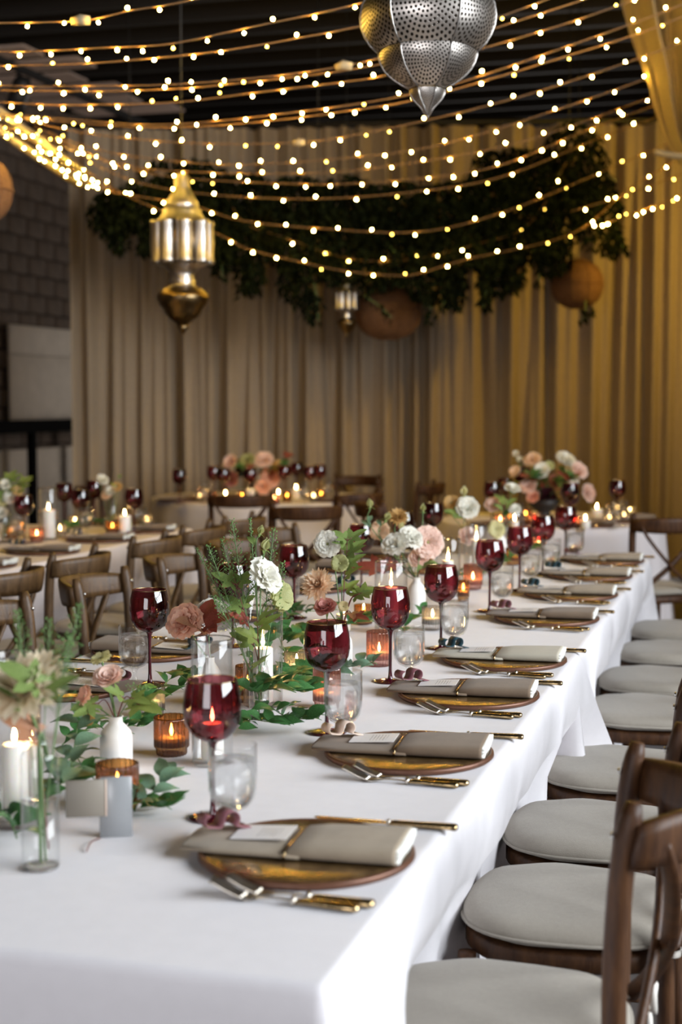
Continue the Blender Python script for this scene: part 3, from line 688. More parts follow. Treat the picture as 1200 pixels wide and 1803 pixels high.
def napkin(label, m, loc, rz, group):
    key = 'nap' + m.name
    if key not in _gm:
        def sec(hw, h, n=24, z0=0.0):
            o = []
            for k in range(n):
                a = 2 * PI * k / n; c, d = math.cos(a), math.sin(a)
                o.append((math.copysign(abs(c) ** .32, c) * hw, z0 + h / 2 + math.copysign(abs(d) ** .6, d) * h / 2))
            return o
        def ext(stations, n=24, caps=(True, True)):
            g = G(); vs = []; fs = []
            for x, hw, h, z0, sh in stations: vs += [(x, y + sh, z) for y, z in sec(hw, h, n, z0)]
            for i in range(len(stations) - 1):
                for k in range(n): k2 = (k + 1) % n; fs.append((i * n + k, i * n + k2, (i + 1) * n + k2, (i + 1) * n + k)[::-1])
            if caps[0]: fs.append(tuple(range(n)))
            if caps[1]: fs.append(tuple((len(stations) - 1) * n + k for k in range(n))[::-1])
            return g.add(vs, fs)
        under = ext([(-.186, .040, .005, 0, .006), (-.180, .063, .007, 0, .002), (-.12, .070, .0095, 0, 0), (-.03, .071, .011, 0, 0), (.01, .071, .011, 0, 0)]).mesh('lower_fold', m)
        over = ext([(-.012, .066, .010, .004, 0), (-.006, .070, .017, .001, 0), (.03, .072, .0225, 0, 0), (.10, .073, .0250, 0, 0), (.150, .073, .0262, 0, 0), (.157, .073, .0262, 0, 0), (.157, .0695, .0212, .0025, 0), (.14, .0690, .0205, .003, 0)], caps=(True, False)).mesh('upper_fold', m)
        lg = G()
        for j in range(3):
            zz = .0055 + j * .0068
            pts = [(.152 + .003 * math.sin(j), -.063 + .126 * k / 10, zz + .0022 * math.sin(k * .7 + j)) for k in range(11)]
            ribbon(lg, pts, (1, 0, 0), .02, .0052)
        band = G()
        ribbon(band, [(-.013, y, z + (.0008 if z > 0 else 0)) for y, z in [(-.0725, .002), (-.0730, .007), (-.069, .0125), (-.03, .0138), (.03, .0138), (.069, .0125), (.0730, .007), (.0725, .002)]], (1, 0, 0), .0045, .0010)
        _gm[key] = (under, over, lg.mesh('lining', M_lining), band.mesh('gilt_band', M_gold))
    t = thing('folded_napkin', label, 'napkin', loc, rz, group)
    for nm, me in zip(('lower_fold', 'upper_fold', 'lining', 'gilt_band'), _gm[key]): ob(nm, me, t)
    return t
def fork_mesh():
    if 'fk' in _gm: return _gm['fk']
    h = tube(G(), [(.02, 0, .0045), (.03, 0, .006), (.05, 0, .006), (.09, 0, .0055), (.112, 0, .0055), (.116, 0, .0055)], [.0045, .0072, .0072, .0090, .0100, .0065], 10, flat=.6).mesh('handle', M_gold)
    b = lathe(G(), [(.001, -.005), (.0072, -.0025), (.0072, .0025), (.001, .005)], 10, Matrix.Translation((.020, 0, .0055)) @ Matrix.Rotation(PI / 2, 4, 'Y')).mesh('collar', M_steel)
    n = ribbon(G(), catmull([(.02, 0, .0055), (-.005, 0, .0065), (-.03, 0, .0045), (-.045, 0, .003), (-.056, 0, .0045)], 5), (0, 1, 0), [.006, .005, .0045, .0042, .004, .004, .004, .0045, .005, .006, .008, .011, .015, .019, .022, .0235, .024, .024, .024, .024, .024], .0022).mesh('neck', M_steel)
    tn = tube(G(), catmull([(-.054, 0, .0046), (-.074, 0, .0110), (-.098, 0, .0215), (-.104, 0, .0235)], 4), [.0024] * 10 + [.0018, .0014, .0008], 6).mesh('tine', M_steel)
    _gm['fk'] = (h, b, n, tn); return _gm['fk']
def fork(label, loc, rz, group):
    h, b, n, tn = fork_mesh(); t = thing('fork', label, 'fork', loc, rz, group)
    ob('handle', h, t); ob('collar', b, t); ob('neck', n, t)
    for k in range(4): ob('tine', tn, t, (0, (k - 1.5) * .0064, 0))
    return t
def knife(label, loc, rz, group):
    if 'kn' not in _gm:
        h = tube(G(), [(.005, 0, .005), (.015, 0, .006), (.06, 0, .0062), (.105, 0, .0062), (.118, 0, .006), (.121, 0, .006)], [.0055, .0075, .0078, .0095, .0100, .0065], 10, flat=.6).mesh('handle', M_gold)
        b = lathe(G(), [(.001, -.004), (.006, -.002), (.006, .002), (.001, .004)], 10, Matrix.Translation((.006, 0, .006)) @ Matrix.Rotation(PI / 2, 4, 'Y')).mesh('collar', M_steel)
        ed = [(.006, -.005), (-.03, -.008), (-.08, -.009), (-.110, -.006), (-.122, .002), (-.118, .006), (-.08, .007), (-.03, .007), (.006, .005)]
        g = G(); nn = len(ed); g.add([(x, y, .0046) for x, y in ed] + [(x, y, .0066) for x, y in ed], [tuple(range(nn)), tuple(range(nn, 2 * nn))[::-1]] + [(i, i + nn, (i + 1) % nn + nn, (i + 1) % nn) for i in range(nn)])
        _gm['kn'] = (h, b, g.mesh('blade', M_gold, False))
    t = thing('table_knife', label, 'knife', loc, rz, group)
    for nm, me in zip(('handle', 'collar', 'blade'), _gm['kn']): ob(nm, me, t)
    return t
def place_tag(label, m, loc, rz, group):
    key = 'tg' + m.name
    if key not in _gm:
        pts = [(.034, 0, .001), (.022, 0, .002), (.012, 0, .006)] + [(.0 + .014 * math.cos(a) , 0, .018 + .013 * math.sin(a)) for a in [-1.0, -.3, .5, 1.2, 1.9, 2.6, 3.3]] + [(-.02, 0, .008), (-.034, 0, .010)] + [(-.036 + .011 * math.sin(a), 0, .020 - .010 * math.cos(a)) for a in [-.6, -1.4, -2.2, -3.0]]
        _gm[key] = ribbon(G(), catmull(pts, 3), (0, 1, 0), .032, .0014).mesh('place_tag', m)
    o = ob('place_tag', _gm[key]); o.location = loc; o.rotation_euler = (0, 0, rz); return tag(o, label, 'name tag', group)
def menu_card(label, loc, rz, group):
    if 'cd' not in _gm: _gm['cd'] = box(G(), (0, 0, 0), (.09, .076, .0008)).mesh('menu_card', M_card, False)
    o = ob('menu_card', _gm['cd']); o.location = loc; o.rotation_euler = (0, math.radians(-3), rz); return tag(o, label, 'card', group)

PV = [2.125, 2.80, 3.405, 3.90, 4.69, 5.30, 5.89, 6.47]; PU = -.668
NM = [M_sand, M_taupe, M_taupe, M_cream, M_taupe, M_sand, M_sand, M_sand]
NN = ['sand velvet', 'taupe velvet', 'taupe velvet', 'cream', 'taupe velvet', 'sand', 'pale sand', 'pale sand']
TM = [M_mauve, M_beige, M_mauve, M_teal, M_mauve, M_teal, M_teal, M_mauve]
TN = ['mauve', 'beige', 'mauve', 'teal', 'mauve', 'teal', 'teal', 'mauve']
def setting(u, v, side, where, nm, nn, tm, tn, row, full=True):
    f = 0 if side > 0 else PI; jr = random.uniform(-.02, .02)
    def L(x, y, z): return T(u + side * x, v + side * y, Z + z)
    charger('round copper-rimmed charger plate at the ' + where, L(0, 0, 0), 'charger plates, ' + row)
    napkin('folded %s napkin at the %s' % (nn, where), nm, L(-.006, .006, .0122), RT + f + .05 + jr, 'folded napkins, ' + row)
    menu_card('white printed menu card at the ' + where, L(-.076, .020, .0262), RT + f + .06 + jr, 'menu cards, ' + row)
    place_tag('curled %s leather tag at the %s' % (tn, where), tm, L(-.138, .024, .0252), RT + f + .85 + jr, 'curled tags, ' + row)
    if full:
        fork('outer fork at the ' + where, L(.028, -.213, .0), RT + f - .05 + jr, 'forks, ' + row)
        fork('inner fork at the ' + where, L(.043, -.190, .0), RT + f - .04 - jr, 'forks, ' + row)
        knife('gold-handled knife at the ' + where, L(.075, .193, .0), RT + f + .02 + jr, 'knives, ' + row)
WR = ['nearest setting on the right side'] + [o_ + ' setting on the right side, from the camera' for o_ in ORD[1:]]
for i, v in enumerate(PV):
    setting(PU, v, 1, WR[i], NM[i], NN[i], TM[i], TN[i], 'right side')
GU = [(-.883, 2.284), (-.882, 2.95), (-.893, 3.539), (-.876, 4.057), (-.879, 4.832), (-.869, 5.389), (-.866, 5.952), (-.846, 6.50)]
WU = [(-.822, 2.215), (-.828, 2.885), (-.850, 3.56), (-.838, 4.06), (-.85, 4.90), (-.852, 5.52), (-.83, 5.93), (-.80, 6.46)]
for i in range(8):
    goblet('burgundy goblet at the ' + WR[i], T(*GU[i], Z), 'burgundy goblets, right side')
    water_glass('stemmed glass of water at the ' + WR[i], T(*WU[i], Z), 'water glasses, right side')
WL = ['nearest setting on the left side'] + [o_ + ' setting on the left side, from the camera' for o_ in ORD[1:]]
LV_ = [3.22, 3.76, 4.52, 5.22, 5.88, 6.45]
for i, v in enumerate(LV_):
    setting(-1.632, v, -1, WL[i], M_taupe, 'taupe', [M_mauve, M_teal][i % 2], ['mauve', 'teal'][i % 2], 'left side', i < 3)
    goblet('dark burgundy goblet at the ' + WL[i], T(-1.455, v + [.12, .17, -.02, .1, .1, .1][i], Z), 'burgundy goblets, left side')
    water_glass('stemmed glass of water at the ' + WL[i], T(-1.50, v + [.13, .2, 0.05, .13, .1, .1][i], Z), 'water glasses, left side')

# ------------------------------------------------------------------ candles and candle glasses
def flame_me():
    if 'fl' not in _gm: _gm['fl'] = lathe(G(), [(.0006, 0), (.0026, .003), (.0042, .008), (.0040, .013), (.0024, .020), (.0005, .028)], 10).mesh('flame', M_flame)
    return _gm['fl']
def wick_me():
    if 'wk' not in _gm: _gm['wk'] = tube(G(), [(0, 0, -.002), (0, 0, .006)], .0008, 5).mesh('wick', M_dark)
    return _gm['wk']
def candle(label, loc, r=.022, h=.1, group='white pillar candles', fl=1.0):
    t = thing('pillar_candle', label, 'candle', loc, random.uniform(0, 6), group)
    key = 'wax%.3f_%.3f' % (r, h)
    if key not in _gm: _gm[key] = lathe(G(), [(.001, 0), (r - .001, 0), (r, .002), (r, h - .003), (r - .002, h), (r - .006, h - .002), (.001, h - .004)], 28).mesh('wax', M_wax)
    ob('wax', _gm[key], t); ob('wick', wick_me(), t, (0, 0, h - .003)); ob('flame', flame_me(), t, (0, 0, h + .002), scale=fl); return t
def hurricane(label, loc, r, h, group='clear glass candle cylinders'):
    g = lathe(G(), [(.001, .001), (r - .003, .001), (r, .005), (r, h - .002), (r - .001, h), (r - .0022, h - .002), (r - .0022, .010), (.001, .009)], 40)
    t = thing('hurricane_glass', label, 'candle glass', loc, 0, group)
    ob('glass_wall', g.mesh('glass_wall', M_clear), t)
    ob('rim', lathe(G(), [(r - .0026, h - .001), (r - .0013, h + .0006), (r + .0002, h - .001), (r - .0013, h - .0022), (r - .0026, h - .001)], 40).mesh('rim', M_ribclear), t); return t
def votive(label, loc, m, r=.033, h=.078, group='ribbed votive glasses'):
    t = thing('ribbed_votive', label, 'votive', loc, random.uniform(0, 6), group); key = 'vt%s%.3f%.3f' % (m.name, r, h)
    if key not in _gm:
        _gm[key] = lathe(G(), [(.001, 0), (r * .84, 0), (r * .88, .004), (r * .88, .012), (r, .017), (r, h - .004), (r * .985, h), (r * .94, h), (r * .93, .018), (.001, .016)], 96, rib=.045, nrib=22).mesh('fluted_glass', m)
        q = r * .80; _gm[key + 'w'] = lathe(G(), [(.001, .0165), (q, .0165), (q, .034), (q - .002, .035), (.001, .0335)], 24).mesh('wax', M_wax)
    ob('fluted_glass', _gm[key], t); ob('wax', _gm[key + 'w'], t); ob('wick', wick_me(), t, (0, 0, .034)); ob('flame', flame_me(), t, (0, 0, .037), scale=.9); return t
def on(px, py): p = tb(px, py); p.z = Z; return p

for px, py, r, h, cr, chh, lab in [
        (28, 1452, .044, .285, .021, .125, 'wide glass cylinder at the left edge beside the bottle vase'),
        (374, 1345, .040, .245, .022, .070, 'glass cylinder behind the nearest goblet'),
        (463, 1243, .046, .300, .023, .125, 'tallest glass cylinder, behind the bottle of green sprigs'),
        (688, 1112, .050, .215, .022, .125, 'glass cylinder behind the third goblet with a tall flame'),
        (788, 1048, .045, .205, .020, .115, 'glass cylinder left of the fifth goblet'),
        (838, 1012, .045, .200, .020, .130, 'glass cylinder behind the fifth goblet'),
        (905, 965, .045, .200, .020, .120, 'glass cylinder behind the sixth goblet')]:
    hurricane(lab, on(px, py), r, h); p = on(px, py); p.z += .0105
    candle('white pillar candle inside the ' + lab.split(',')[0], p, cr, chh)
p = on(57, 1428); candle('slim white candle standing behind the bottle vase at the left edge', p, .019, .118)
p = on(604, 1110); candle('low white candle among the leaves behind the second goblet', p, .022, .05)
for px, py, m, r, h, lab in [
        (302, 1328, M_amber, .034, .076, 'amber ribbed votive beside the nearest goblet'), (207, 1422, M_amber, .036, .078, 'amber ribbed votive behind the acrylic sign'),
        (266, 1262, M_ribclear, .030, .070, 'clear ribbed votive behind the amber one, at left'), (522, 1194, M_ribclear, .031, .072, 'clear ribbed votive left of the second goblet'),
        (575, 1246, M_pink, .031, .092, 'pink ribbed votive behind the second water glass'), (667, 1172, M_pink, .033, .092, 'pink ribbed votive behind the third goblet stem'),
        (761, 1108, M_ribclear, .032, .070, 'clear ribbed votive left of the fourth goblet stem'), (815, 1058, M_amber, .021, .072, 'slim amber votive beside the pink one, far along the table'),
        (832, 1037, M_pink, .035, .092, 'pink ribbed votive left of the fifth goblet stem'), (903, 994, M_amber, .033, .072, 'amber votive behind the sixth goblet'),
        (436, 1235, M_amber, .028, .085, 'amber votive behind the glass cylinder near the bottle of sprigs'), (640, 1098, M_amber, .030, .060, 'amber votive glowing among leaves behind the third goblet'),
        (748, 1010, M_amber, .03, .07, 'amber votive behind the white bud vase in mid table'), (948, 968, M_pink, .033, .08, 'pink votive near the far end of the main table')]:
    votive(lab, on(px, py), m, r, h)

# ------------------------------------------------------------------ leaves, petals and flowers
def leaf_me(m, kind):
    key = 'lf%s%s' % (m.name, kind)
    if key in _gm: return _gm[key]
    g = G()
    if kind == 'oval':                    # base at 0, tip at y = 1
        W = [0.02, .16, .235, .25, .22, .15, .07, .0]; n = len(W); vs = []; fs = []
        for i, w_ in enumerate(W):
            y = i / (n - 1); zc = .10 * math.sin(PI * y) - .12 * y * y
            for q in (-1, -.5, 0, .5, 1): vs.append((q * w_, y, zc + .16 * abs(q) * w_ * 2 - .03 * abs(q)))
        for i in range(n - 1):
            for k in range(4): a = i * 5 + k; fs.append((a, a + 1, a + 6, a + 5))
        g.add(vs, fs)
    else:                                 # three to five toothed lobes
        ang = [(-150, .30), (-128, .52), (-112, .44), (-98, .30), (-82, .50), (-66, .72), (-52, .52), (-38, .38), (-24, .58), (-12, .80), (0, 1.0)]
        pts = [(math.sin(math.radians(a)) * r, math.cos(math.radians(a)) * r + .0) for a, r in ang]
        pts += [(-x, y) for x, y in pts[::-1][1:]]
        zf = lambda x, y: .22 * abs(x) - .35 * (x * x + y * y) * .5 + .05 * math.sin(6 * x) * y
        vs = [(0, 0, 0)] + [(x * .5, y * .5, zf(x * .5, y * .5)) for x, y in pts] + [(x, y, zf(x, y)) for x, y in pts]; n = len(pts); fs = []
        for k in range(n - 1): fs += [(0, k + 2, k + 1), (k + 1, k + 2, k + 2 + n, k + 1 + n)]
        g.add(vs, fs)
    _gm[key] = g.mesh('leaf', m); return _gm[key]
def petal_geo(kind):                      # unit petal, base at 0, along +y, concave side up
    vs = []; fs = []
    if kind == 'round': W, cup, curl, nu, nv = [.18, .45, .60, .63, .56, .36], .30, -.05, 4, 6
    elif kind == 'ruffle': W, cup, curl, nu, nv = [.16, .40, .56, .66, .70, .60], .26, -.16, 8, 6
    elif kind == 'quill': W, cup, curl, nu, nv = [.06, .10, .14, .155, .13, .05], .30, .22, 2, 6
    else: W, cup, curl, nu, nv = [.10, .30, .38, .36, .26, .05], .32, .02, 4, 6
    for i, w_ in enumerate(W):
        y = i / (nv - 1)
        for k in range(nu + 1):
            q = -1 + 2 * k / nu; z = cup * (q * q) * w_ + curl * y * y * (1 - .2 * q * q) + .16 * y * (1 - y)
            yy = y - .12 * q * q * y
            if kind == 'ruffle' and i >= 4: z += .055 * math.sin(q * 9 + 1) * (i - 3); yy += .03 * math.sin(q * 7)
            vs.append((q * w_, yy, z))
    for i in range(nv - 1):
        for k in range(nu): a = i * (nu + 1) + k; fs.append((a, a + 1, a + nu + 2, a + nu + 1))
    return vs, fs
SPEC = {   # rings of (petal count, tilt above the flat in degrees, length, start offset)
    'rose': ('round', [(3, 84, .62, .02), (4, 74, .78, .05), (5, 62, .92, .08), (5, 46, 1.0, .11), (6, 26, 1.05, .13)]),
    'ruffled': ('ruffle', [(3, 82, .70, .02), (4, 66, .86, .05), (5, 46, .98, .07), (6, 24, 1.05, .09)]),
    'ranunculus': ('ruffle', [(4, 66, .45, .06), (6, 48, .66, .08), (7, 30, .84, .10), (8, 12, .98, .10)]),
    'mum': ('quill', [(8, 80, .50, .02), (11, 64, .72, .05), (14, 46, .90, .07), (16, 28, 1.0, .09), (18, 8, 1.05, .10), (16, -12, 1.0, .1)]),
    'open': ('ruffle', [(5, 30, .95, .05), (5, 12, 1.02, .05)]),
    'bud': ('point', [(3, 86, 1.0, .01), (3, 82, 1.05, .04)])}
def bloom(parent, kind, R, m, M, joined=False, seed=0):
    pk, rings = SPEC[kind]; rr = random.Random(seed)
    core_key = 'core' + m.name + kind
    if core_key not in _gm:
        rc = .16 if kind not in ('open', 'ranunculus') else .12
        _gm[core_key] = lathe(G(), [(.001, -.10), (rc * .7, -.06), (rc, .03), (rc * .8, .14), (.001, .2)], 12).mesh('bloom', P_lime if kind in ('open', 'ranunculus') else m)
    mats = []
    for n, tilt, ln, off in rings:
        a0 = rr.uniform(0, 6.3)
        for k in range(n):
            a = a0 + 2 * PI * k / n + rr.uniform(-.12, .12); tl = math.radians(tilt + rr.uniform(-6, 6)); s = ln * rr.uniform(.92, 1.06)
            mats.append(Matrix.Rotation(a, 4, 'Z') @ Matrix.Translation((0, off, 0)) @ Matrix.Rotation(tl, 4, 'X') @ Matrix.Scale(s, 4))
    if joined:
        key = 'jb' + kind + m.name
        if key not in _gm:
            g = G(); vs, fs = petal_geo(pk)
            for mm in mats: g.add(vs, fs, mm)
            _gm[key] = g.mesh('bloom', m)
        return ob('bloom', _gm[key], parent, M=M @ Matrix.Scale(R, 4))
    pkk = 'pt' + pk + m.name
    if pkk not in _gm: vs, fs = petal_geo(pk); _gm[pkk] = G().add(vs, fs).mesh('petal', m)
    b = ob('bloom', _gm[core_key], parent, M=M @ Matrix.Scale(R, 4))
    for mm in mats: ob('petal', _gm[pkk], b, M=mm)
    return b
def flower(label, kind, head, R, m, facing, root, group=None, stem=M_stemg, sr=.0016, leaves=(), joined=False, name=None, seed=None, mid=None):
    """one cut flower: stem from root to head, bloom of radius R facing 'facing', leaves = (t along stem, size, kind, material, side angle)"""
    head, root = Vector(head), Vector(root); f = Vector(facing).normalized()
    nm = name or {'rose': 'rose', 'ruffled': 'lisianthus', 'ranunculus': 'ranunculus', 'mum': 'chrysanthemum', 'open': 'hellebore', 'bud': 'flower_bud'}[kind]
    t = thing(nm, label, 'flower', root, 0, group); hd = head - root
    ctl = [Vector((0, 0, 0))] + ([Vector(mid) - root] if mid is not None else []) + [hd - f * R * 1.6 - Vector((0, 0, R * .6)), hd - f * R * .05]
    path = catmull(ctl, 7); ob('stem', tube(G(), path, [sr] * (len(path) - 3) + [sr * 1.2, sr * 1.6, sr * 2.2], 6).mesh('stem', stem), t)
    sd = seed if seed is not None else random.randrange(999)
    bloom(t, kind, R, m, basis(hd, f, sd), joined, sd)
    if not joined:
        for k in range(4):
            a = 2 * PI * k / 4 + .4
            ob('sepal', leaf_me(M_leafg, 'oval'), t, M=basis(hd - f * R * .08, f) @ Matrix.Rotation(a, 4, 'Z') @ Matrix.Rotation(-.2, 4, 'X') @ Matrix.Scale(R * .6, 4))
    add_leaves(t, path, leaves); return t
def add_leaves(t, path, leaves):
    for (tt, size, kind, m, ang) in leaves:
        i = min(len(path) - 2, int(tt * (len(path) - 1))); p = path[i]; d = (path[i + 1] - path[i]).normalized()
        out = Vector((math.cos(ang), math.sin(ang), .25)); e = (out + d * .5).normalized()
        z = Vector((0, 0, 1)) - e * e.z; z = z.normalized() if z.length > .01 else Vector((0, -1, 0)); z = (z + Vector((0, -.75, 0))); z = (z - e * z.dot(e)).normalized()
        x = e.cross(z); Mx = Matrix((x, e, z)).transposed().to_4x4()
        q = p + e * size * (.25 if kind == 'maple' else 0)
        if kind == 'maple': ob('petiole', tube(G(), [p, q + e * size * .05], .0009, 5).mesh('petiole', M_stemr), t)
        ob('leaf', leaf_me(m, kind), t, M=Matrix.Translation(q) @ Mx @ Matrix.Scale(size, 4))
def branch(label, name, root, tip, leaves, stem=M_stemr, mid=None, group='leafy cuttings in the bud vases', cat='branch', sr=.0014):
    root, tip = Vector(root), Vector(tip); t = thing(name, label, cat, root, 0, group)
    path = catmull([Vector((0, 0, 0))] + ([Vector(mid) - root] if mid is not None else [(tip - root) * .5 + Vector((0, 0, .03))]) + [tip - root], 8)
    ob('stem', tube(G(), path, [sr * (1 - .5 * i / len(path)) for i in range(len(path))], 6).mesh('stem', stem), t); add_leaves(t, path, leaves); return t
def sprig(label, root, tip, R=.03, n=110, group='feathery green sprigs', m=M_seed):
    """airy seed-head: a stem with many thin side stalks that carry small flat pods"""
    root, tip = Vector(root), Vector(tip); t = thing('feathery_sprig', label, 'sprig', root, 0, group)
    path = catmull([Vector((0, 0, 0)), (tip - root) * .55 + Vector((0, 0, .02)), tip - root], 10)
    ob('stem', tube(G(), path, .0010, 5).mesh('stem', M_stemg), t); rr = random.Random(n + int(tip.x * 9999)); g = G(); st = G()
    n = int(n * .62)
    for k in range(n):
        q = .45 + .55 * k / n; i = q * (len(path) - 1); a = path[int(i)].lerp(path[min(len(path) - 1, int(i) + 1)], i % 1); an = k * 2.4
        rad = R * 1.35 * (1.05 - .85 * (q - .45) / .55) * rr.uniform(.45, 1.05); e = a + Vector((math.cos(an) * rad, math.sin(an) * rad, rad * .8))
        tube(st, [a, e], .0004, 3, cap=False); s = rr.uniform(.0018, .0032); Mx = Matrix.Translation(e) @ Euler((rr.uniform(0, 3), rr.uniform(0, 3), an)).to_matrix().to_4x4() @ Matrix.Scale(s, 4)
        g.add([(1, 0, 0), (0, .8, 0), (-1, 0, 0), (0, -.8, 0), (0, 0, .5), (0, 0, -.5)], [(0, 1, 4), (1, 2, 4), (2, 3, 4), (3, 0, 4), (1, 0, 5), (2, 1, 5), (3, 2, 5), (0, 3, 5)], Mx)
    ob('stalks', st.mesh('stalks', M_stemg), t)['kind'] = 'stuff'; ob('pods', g.mesh('pods', m, False), t)['kind'] = 'stuff'; return t
def bud_vase(label, loc, m=M_ceramic, r=.028, h=.105, group='white bud vases'):
    g = lathe(G(), [(.001, 0), (r * .93, 0), (r, .004), (r, h * .58), (r * .93, h * .70), (r * .66, h * .80), (r * .42, h * .88), (r * .40, h * .97), (r * .45, h), (r * .36, h), (r * .33, h * .9), (r * .5, h * .78), (r * .8, h * .6), (r * .8, .006), (.001, .006)], 32)
    return tag(ob('bud_vase', g.mesh('bud_vase', m), loc=loc), label, 'vase', group)
def bottle(label, loc, r, h, neck=.38, body=.78, wl=.5, group='clear bottle vases'):
    t = thing('bottle_vase', label, 'vase', loc, 0, group)
    g = lathe(G(), [(.001, .001), (r * .95, .001), (r, .005), (r, h * body), (r * .92, h * (body + .04)), (r * neck * 1.15, h * (body + .09)), (r * neck, h * (body + .13)), (r * neck, h * .98), (r * neck * 1.15, h)], 32)
    ob('glass', g.mesh('glass', M_clear), t)
    ob('water', lathe(G(), [(.001, .006), (r * .93, .006), (r * .965, .01), (r * .965, h * wl), (.001, h * wl)], 28).mesh('water', M_clear), t)
    ob('base', lathe(G(), [(.001, .0), (r * .9, 0), (r * .96, .004), (.001, .0055)], 28).mesh('base', M_ribclear), t); return t
fc = Vector((0, -1, .25))                 # towards the viewer's side of the table
def depth(p): return p.y
def hd(px, py, Y): return at(px, py, Y)
LF = lambda t, s, k, m, a: (t, s, k, m, a)

# 1  clear bottle with the cream chrysanthemum, left edge
p = on(72, 1528); Y = p.y; root = p + Vector((0, 0, .008)); neck = p + Vector((0, 0, .20))
bottle('clear glass bottle with cream chrysanthemum, nearest at the left edge', p, .0285, .215, .42, .78, .48)
flower('large cream chrysanthemum in the bottle at the left edge', 'mum', hd(42, 1222, Y - .02), .058, P_cream, (-.25, -.55, .8), root, 'flowers at the left edge', sr=.0026, mid=neck, seed=4)
flower('smaller cream chrysanthemum behind the large one, left edge', 'mum', hd(72, 1185, Y + .06), .036, P_cream, (.2, -.5, .8), root + Vector((.006, .006, 0)), 'flowers at the left edge', sr=.002, mid=neck, seed=5)
branch('wine-red stem with lime leaves leaning out of the bottle, left edge', 'maple_branch', root + Vector((.012, 0, .02)), hd(75, 1200, Y - .05), [LF(.55, .055, 'maple', M_leafo, 3.3), LF(.8, .06, 'maple', M_leafg, 3.1), LF(.9, .05, 'maple', M_leafg, .2), LF(1, .06, 'maple', M_leafg, 3.0)], M_stemr, neck)
for k, (a, b, c) in enumerate([(30, 1075, .08), (88, 1090, .12), (140, 1062, .12), (122, 1118, .06)]):
    sprig(['feathery green sprig leaning left over the cream chrysanthemum', 'feathery green sprig upright over the cream chrysanthemum', 'feathery green sprig leaning right, tallest at the left edge', 'feathery green sprig low on the right at the left edge'][k], root + Vector((-.004 + .003 * k, .004, .05)), hd(a, b, Y + c), .022, 120)

# 2  white bud vase with the blush rose
p = on(205, 1352); Y = p.y; root = p + Vector((0, 0, .09))
bud_vase('white bud vase holding the blush rose, behind the amber votives', p, r=.031, h=.10)
flower('blush rose with a pink edge in the white bud vase', 'rose', hd(193, 1200, Y - .01), .030, P_blush, (-.1, -.5, .85), root, 'flowers around the blush rose', sr=.0018, seed=9)
flower('pale yellow flower above the blush rose', 'open', hd(178, 1160, Y + .03), .020, P_yellow, (-.3, -.3, 1), root, 'flowers around the blush rose')
flower('peach flower left of the blush rose', 'open', hd(150, 1226, Y - .02), .020, P_peach, (-.7, -.5, .4), root, 'flowers around the blush rose')
flower('orange-yellow bloom hanging below the peach flower', 'open', hd(158, 1262, Y - .01), .016, P_orange, (-.7, -.7, .1), root, 'flowers around the blush rose')
branch('lime maple-leaf cutting right of the blush rose', 'maple_branch', root, hd(238, 1240, Y - .02), [LF(.45, .045, 'maple', M_leafg, 3.6), LF(.7, .042, 'maple', M_leafy, 5.6), LF(1, .062, 'maple', M_leafy, 5.4), LF(.85, .04, 'maple', M_leafg, .3)])
branch('lime maple-leaf cutting left of the blush rose', 'maple_branch', root, hd(165, 1250, Y - .03), [LF(.8, .045, 'maple', M_leafg, 3.4), LF(1, .04, 'maple', M_leafg, 4.0)])
sprig('feathery sprig right of the blush rose', root, hd(262, 1215, Y + .02), .016, 70)

# 3  peach rose with the red leaf
p = on(370, 1240); Y = p.y; root = p + Vector((0, 0, .10))
bud_vase('white bud vase hidden behind the nearest glass cylinder, with peach rose', p, r=.026, h=.11)
flower('peach rose with wide petals beside the red leaf', 'ruffled', hd(328, 1098, Y - .03), .042, P_peach, (-.35, -.8, .55), root, 'flowers around the peach rose', seed=2)
flower('white ruffled flower behind the red leaf', 'ruffled', hd(374, 1078, Y + .02), .030, P_white, (.2, -.5, .7), root, 'flowers around the peach rose')
branch('branch with large red and copper maple leaves at the peach rose', 'maple_branch', root, hd(352, 1100, Y - .06), [LF(1, .075, 'maple', M_leafr, 1.3), LF(.8, .07, 'maple', M_leafr, .3), LF(.55, .075, 'maple', M_leafo, 3.9), LF(.4, .06, 'maple', M_leafr, 5.2)])

# 4  bottle of green sprigs with the white lisianthus
p = on(455, 1238); Y = p.y - .12; p = at(455, 1238, Y); p = tb(456, 1262); p.z = Z; Y = p.y; root = p + Vector((0, 0, .008)); neck = p + Vector((0, 0, .115))
bottle('slim clear bottle holding the tall white lisianthus and green sprigs', p, .0225, .125, .8, .8, .62)
flower('white lisianthus in the bottle of green sprigs', 'ruffled', hd(462, 1018, Y - .01), .040, P_white, (.55, -.45, .5), root, 'flowers in the bottle of green sprigs', mid=neck, seed=12, leaves=[LF(.62, .05, 'maple', M_leafg, 3.0), LF(.7, .035, 'oval', M_leafg, .6)])
flower('lime hellebore behind the white lisianthus', 'open', hd(492, 1050, Y + .05), .034, P_lime, (.7, -.6, .2), root, 'flowers in the bottle of green sprigs', mid=neck)
flower('tallest green bud above the white lisianthus', 'bud', hd(457, 940, Y), .020, P_lime, (.3, -.1, 1), root, 'flowers in the bottle of green sprigs', mid=neck, leaves=[LF(.75, .035, 'oval', M_leafg, 2.5)])
flower('plump green bud just above the white lisianthus', 'bud', hd(466, 968, Y - .01), .027, P_lime, (.2, -.1, 1), root, 'flowers in the bottle of green sprigs', mid=neck)
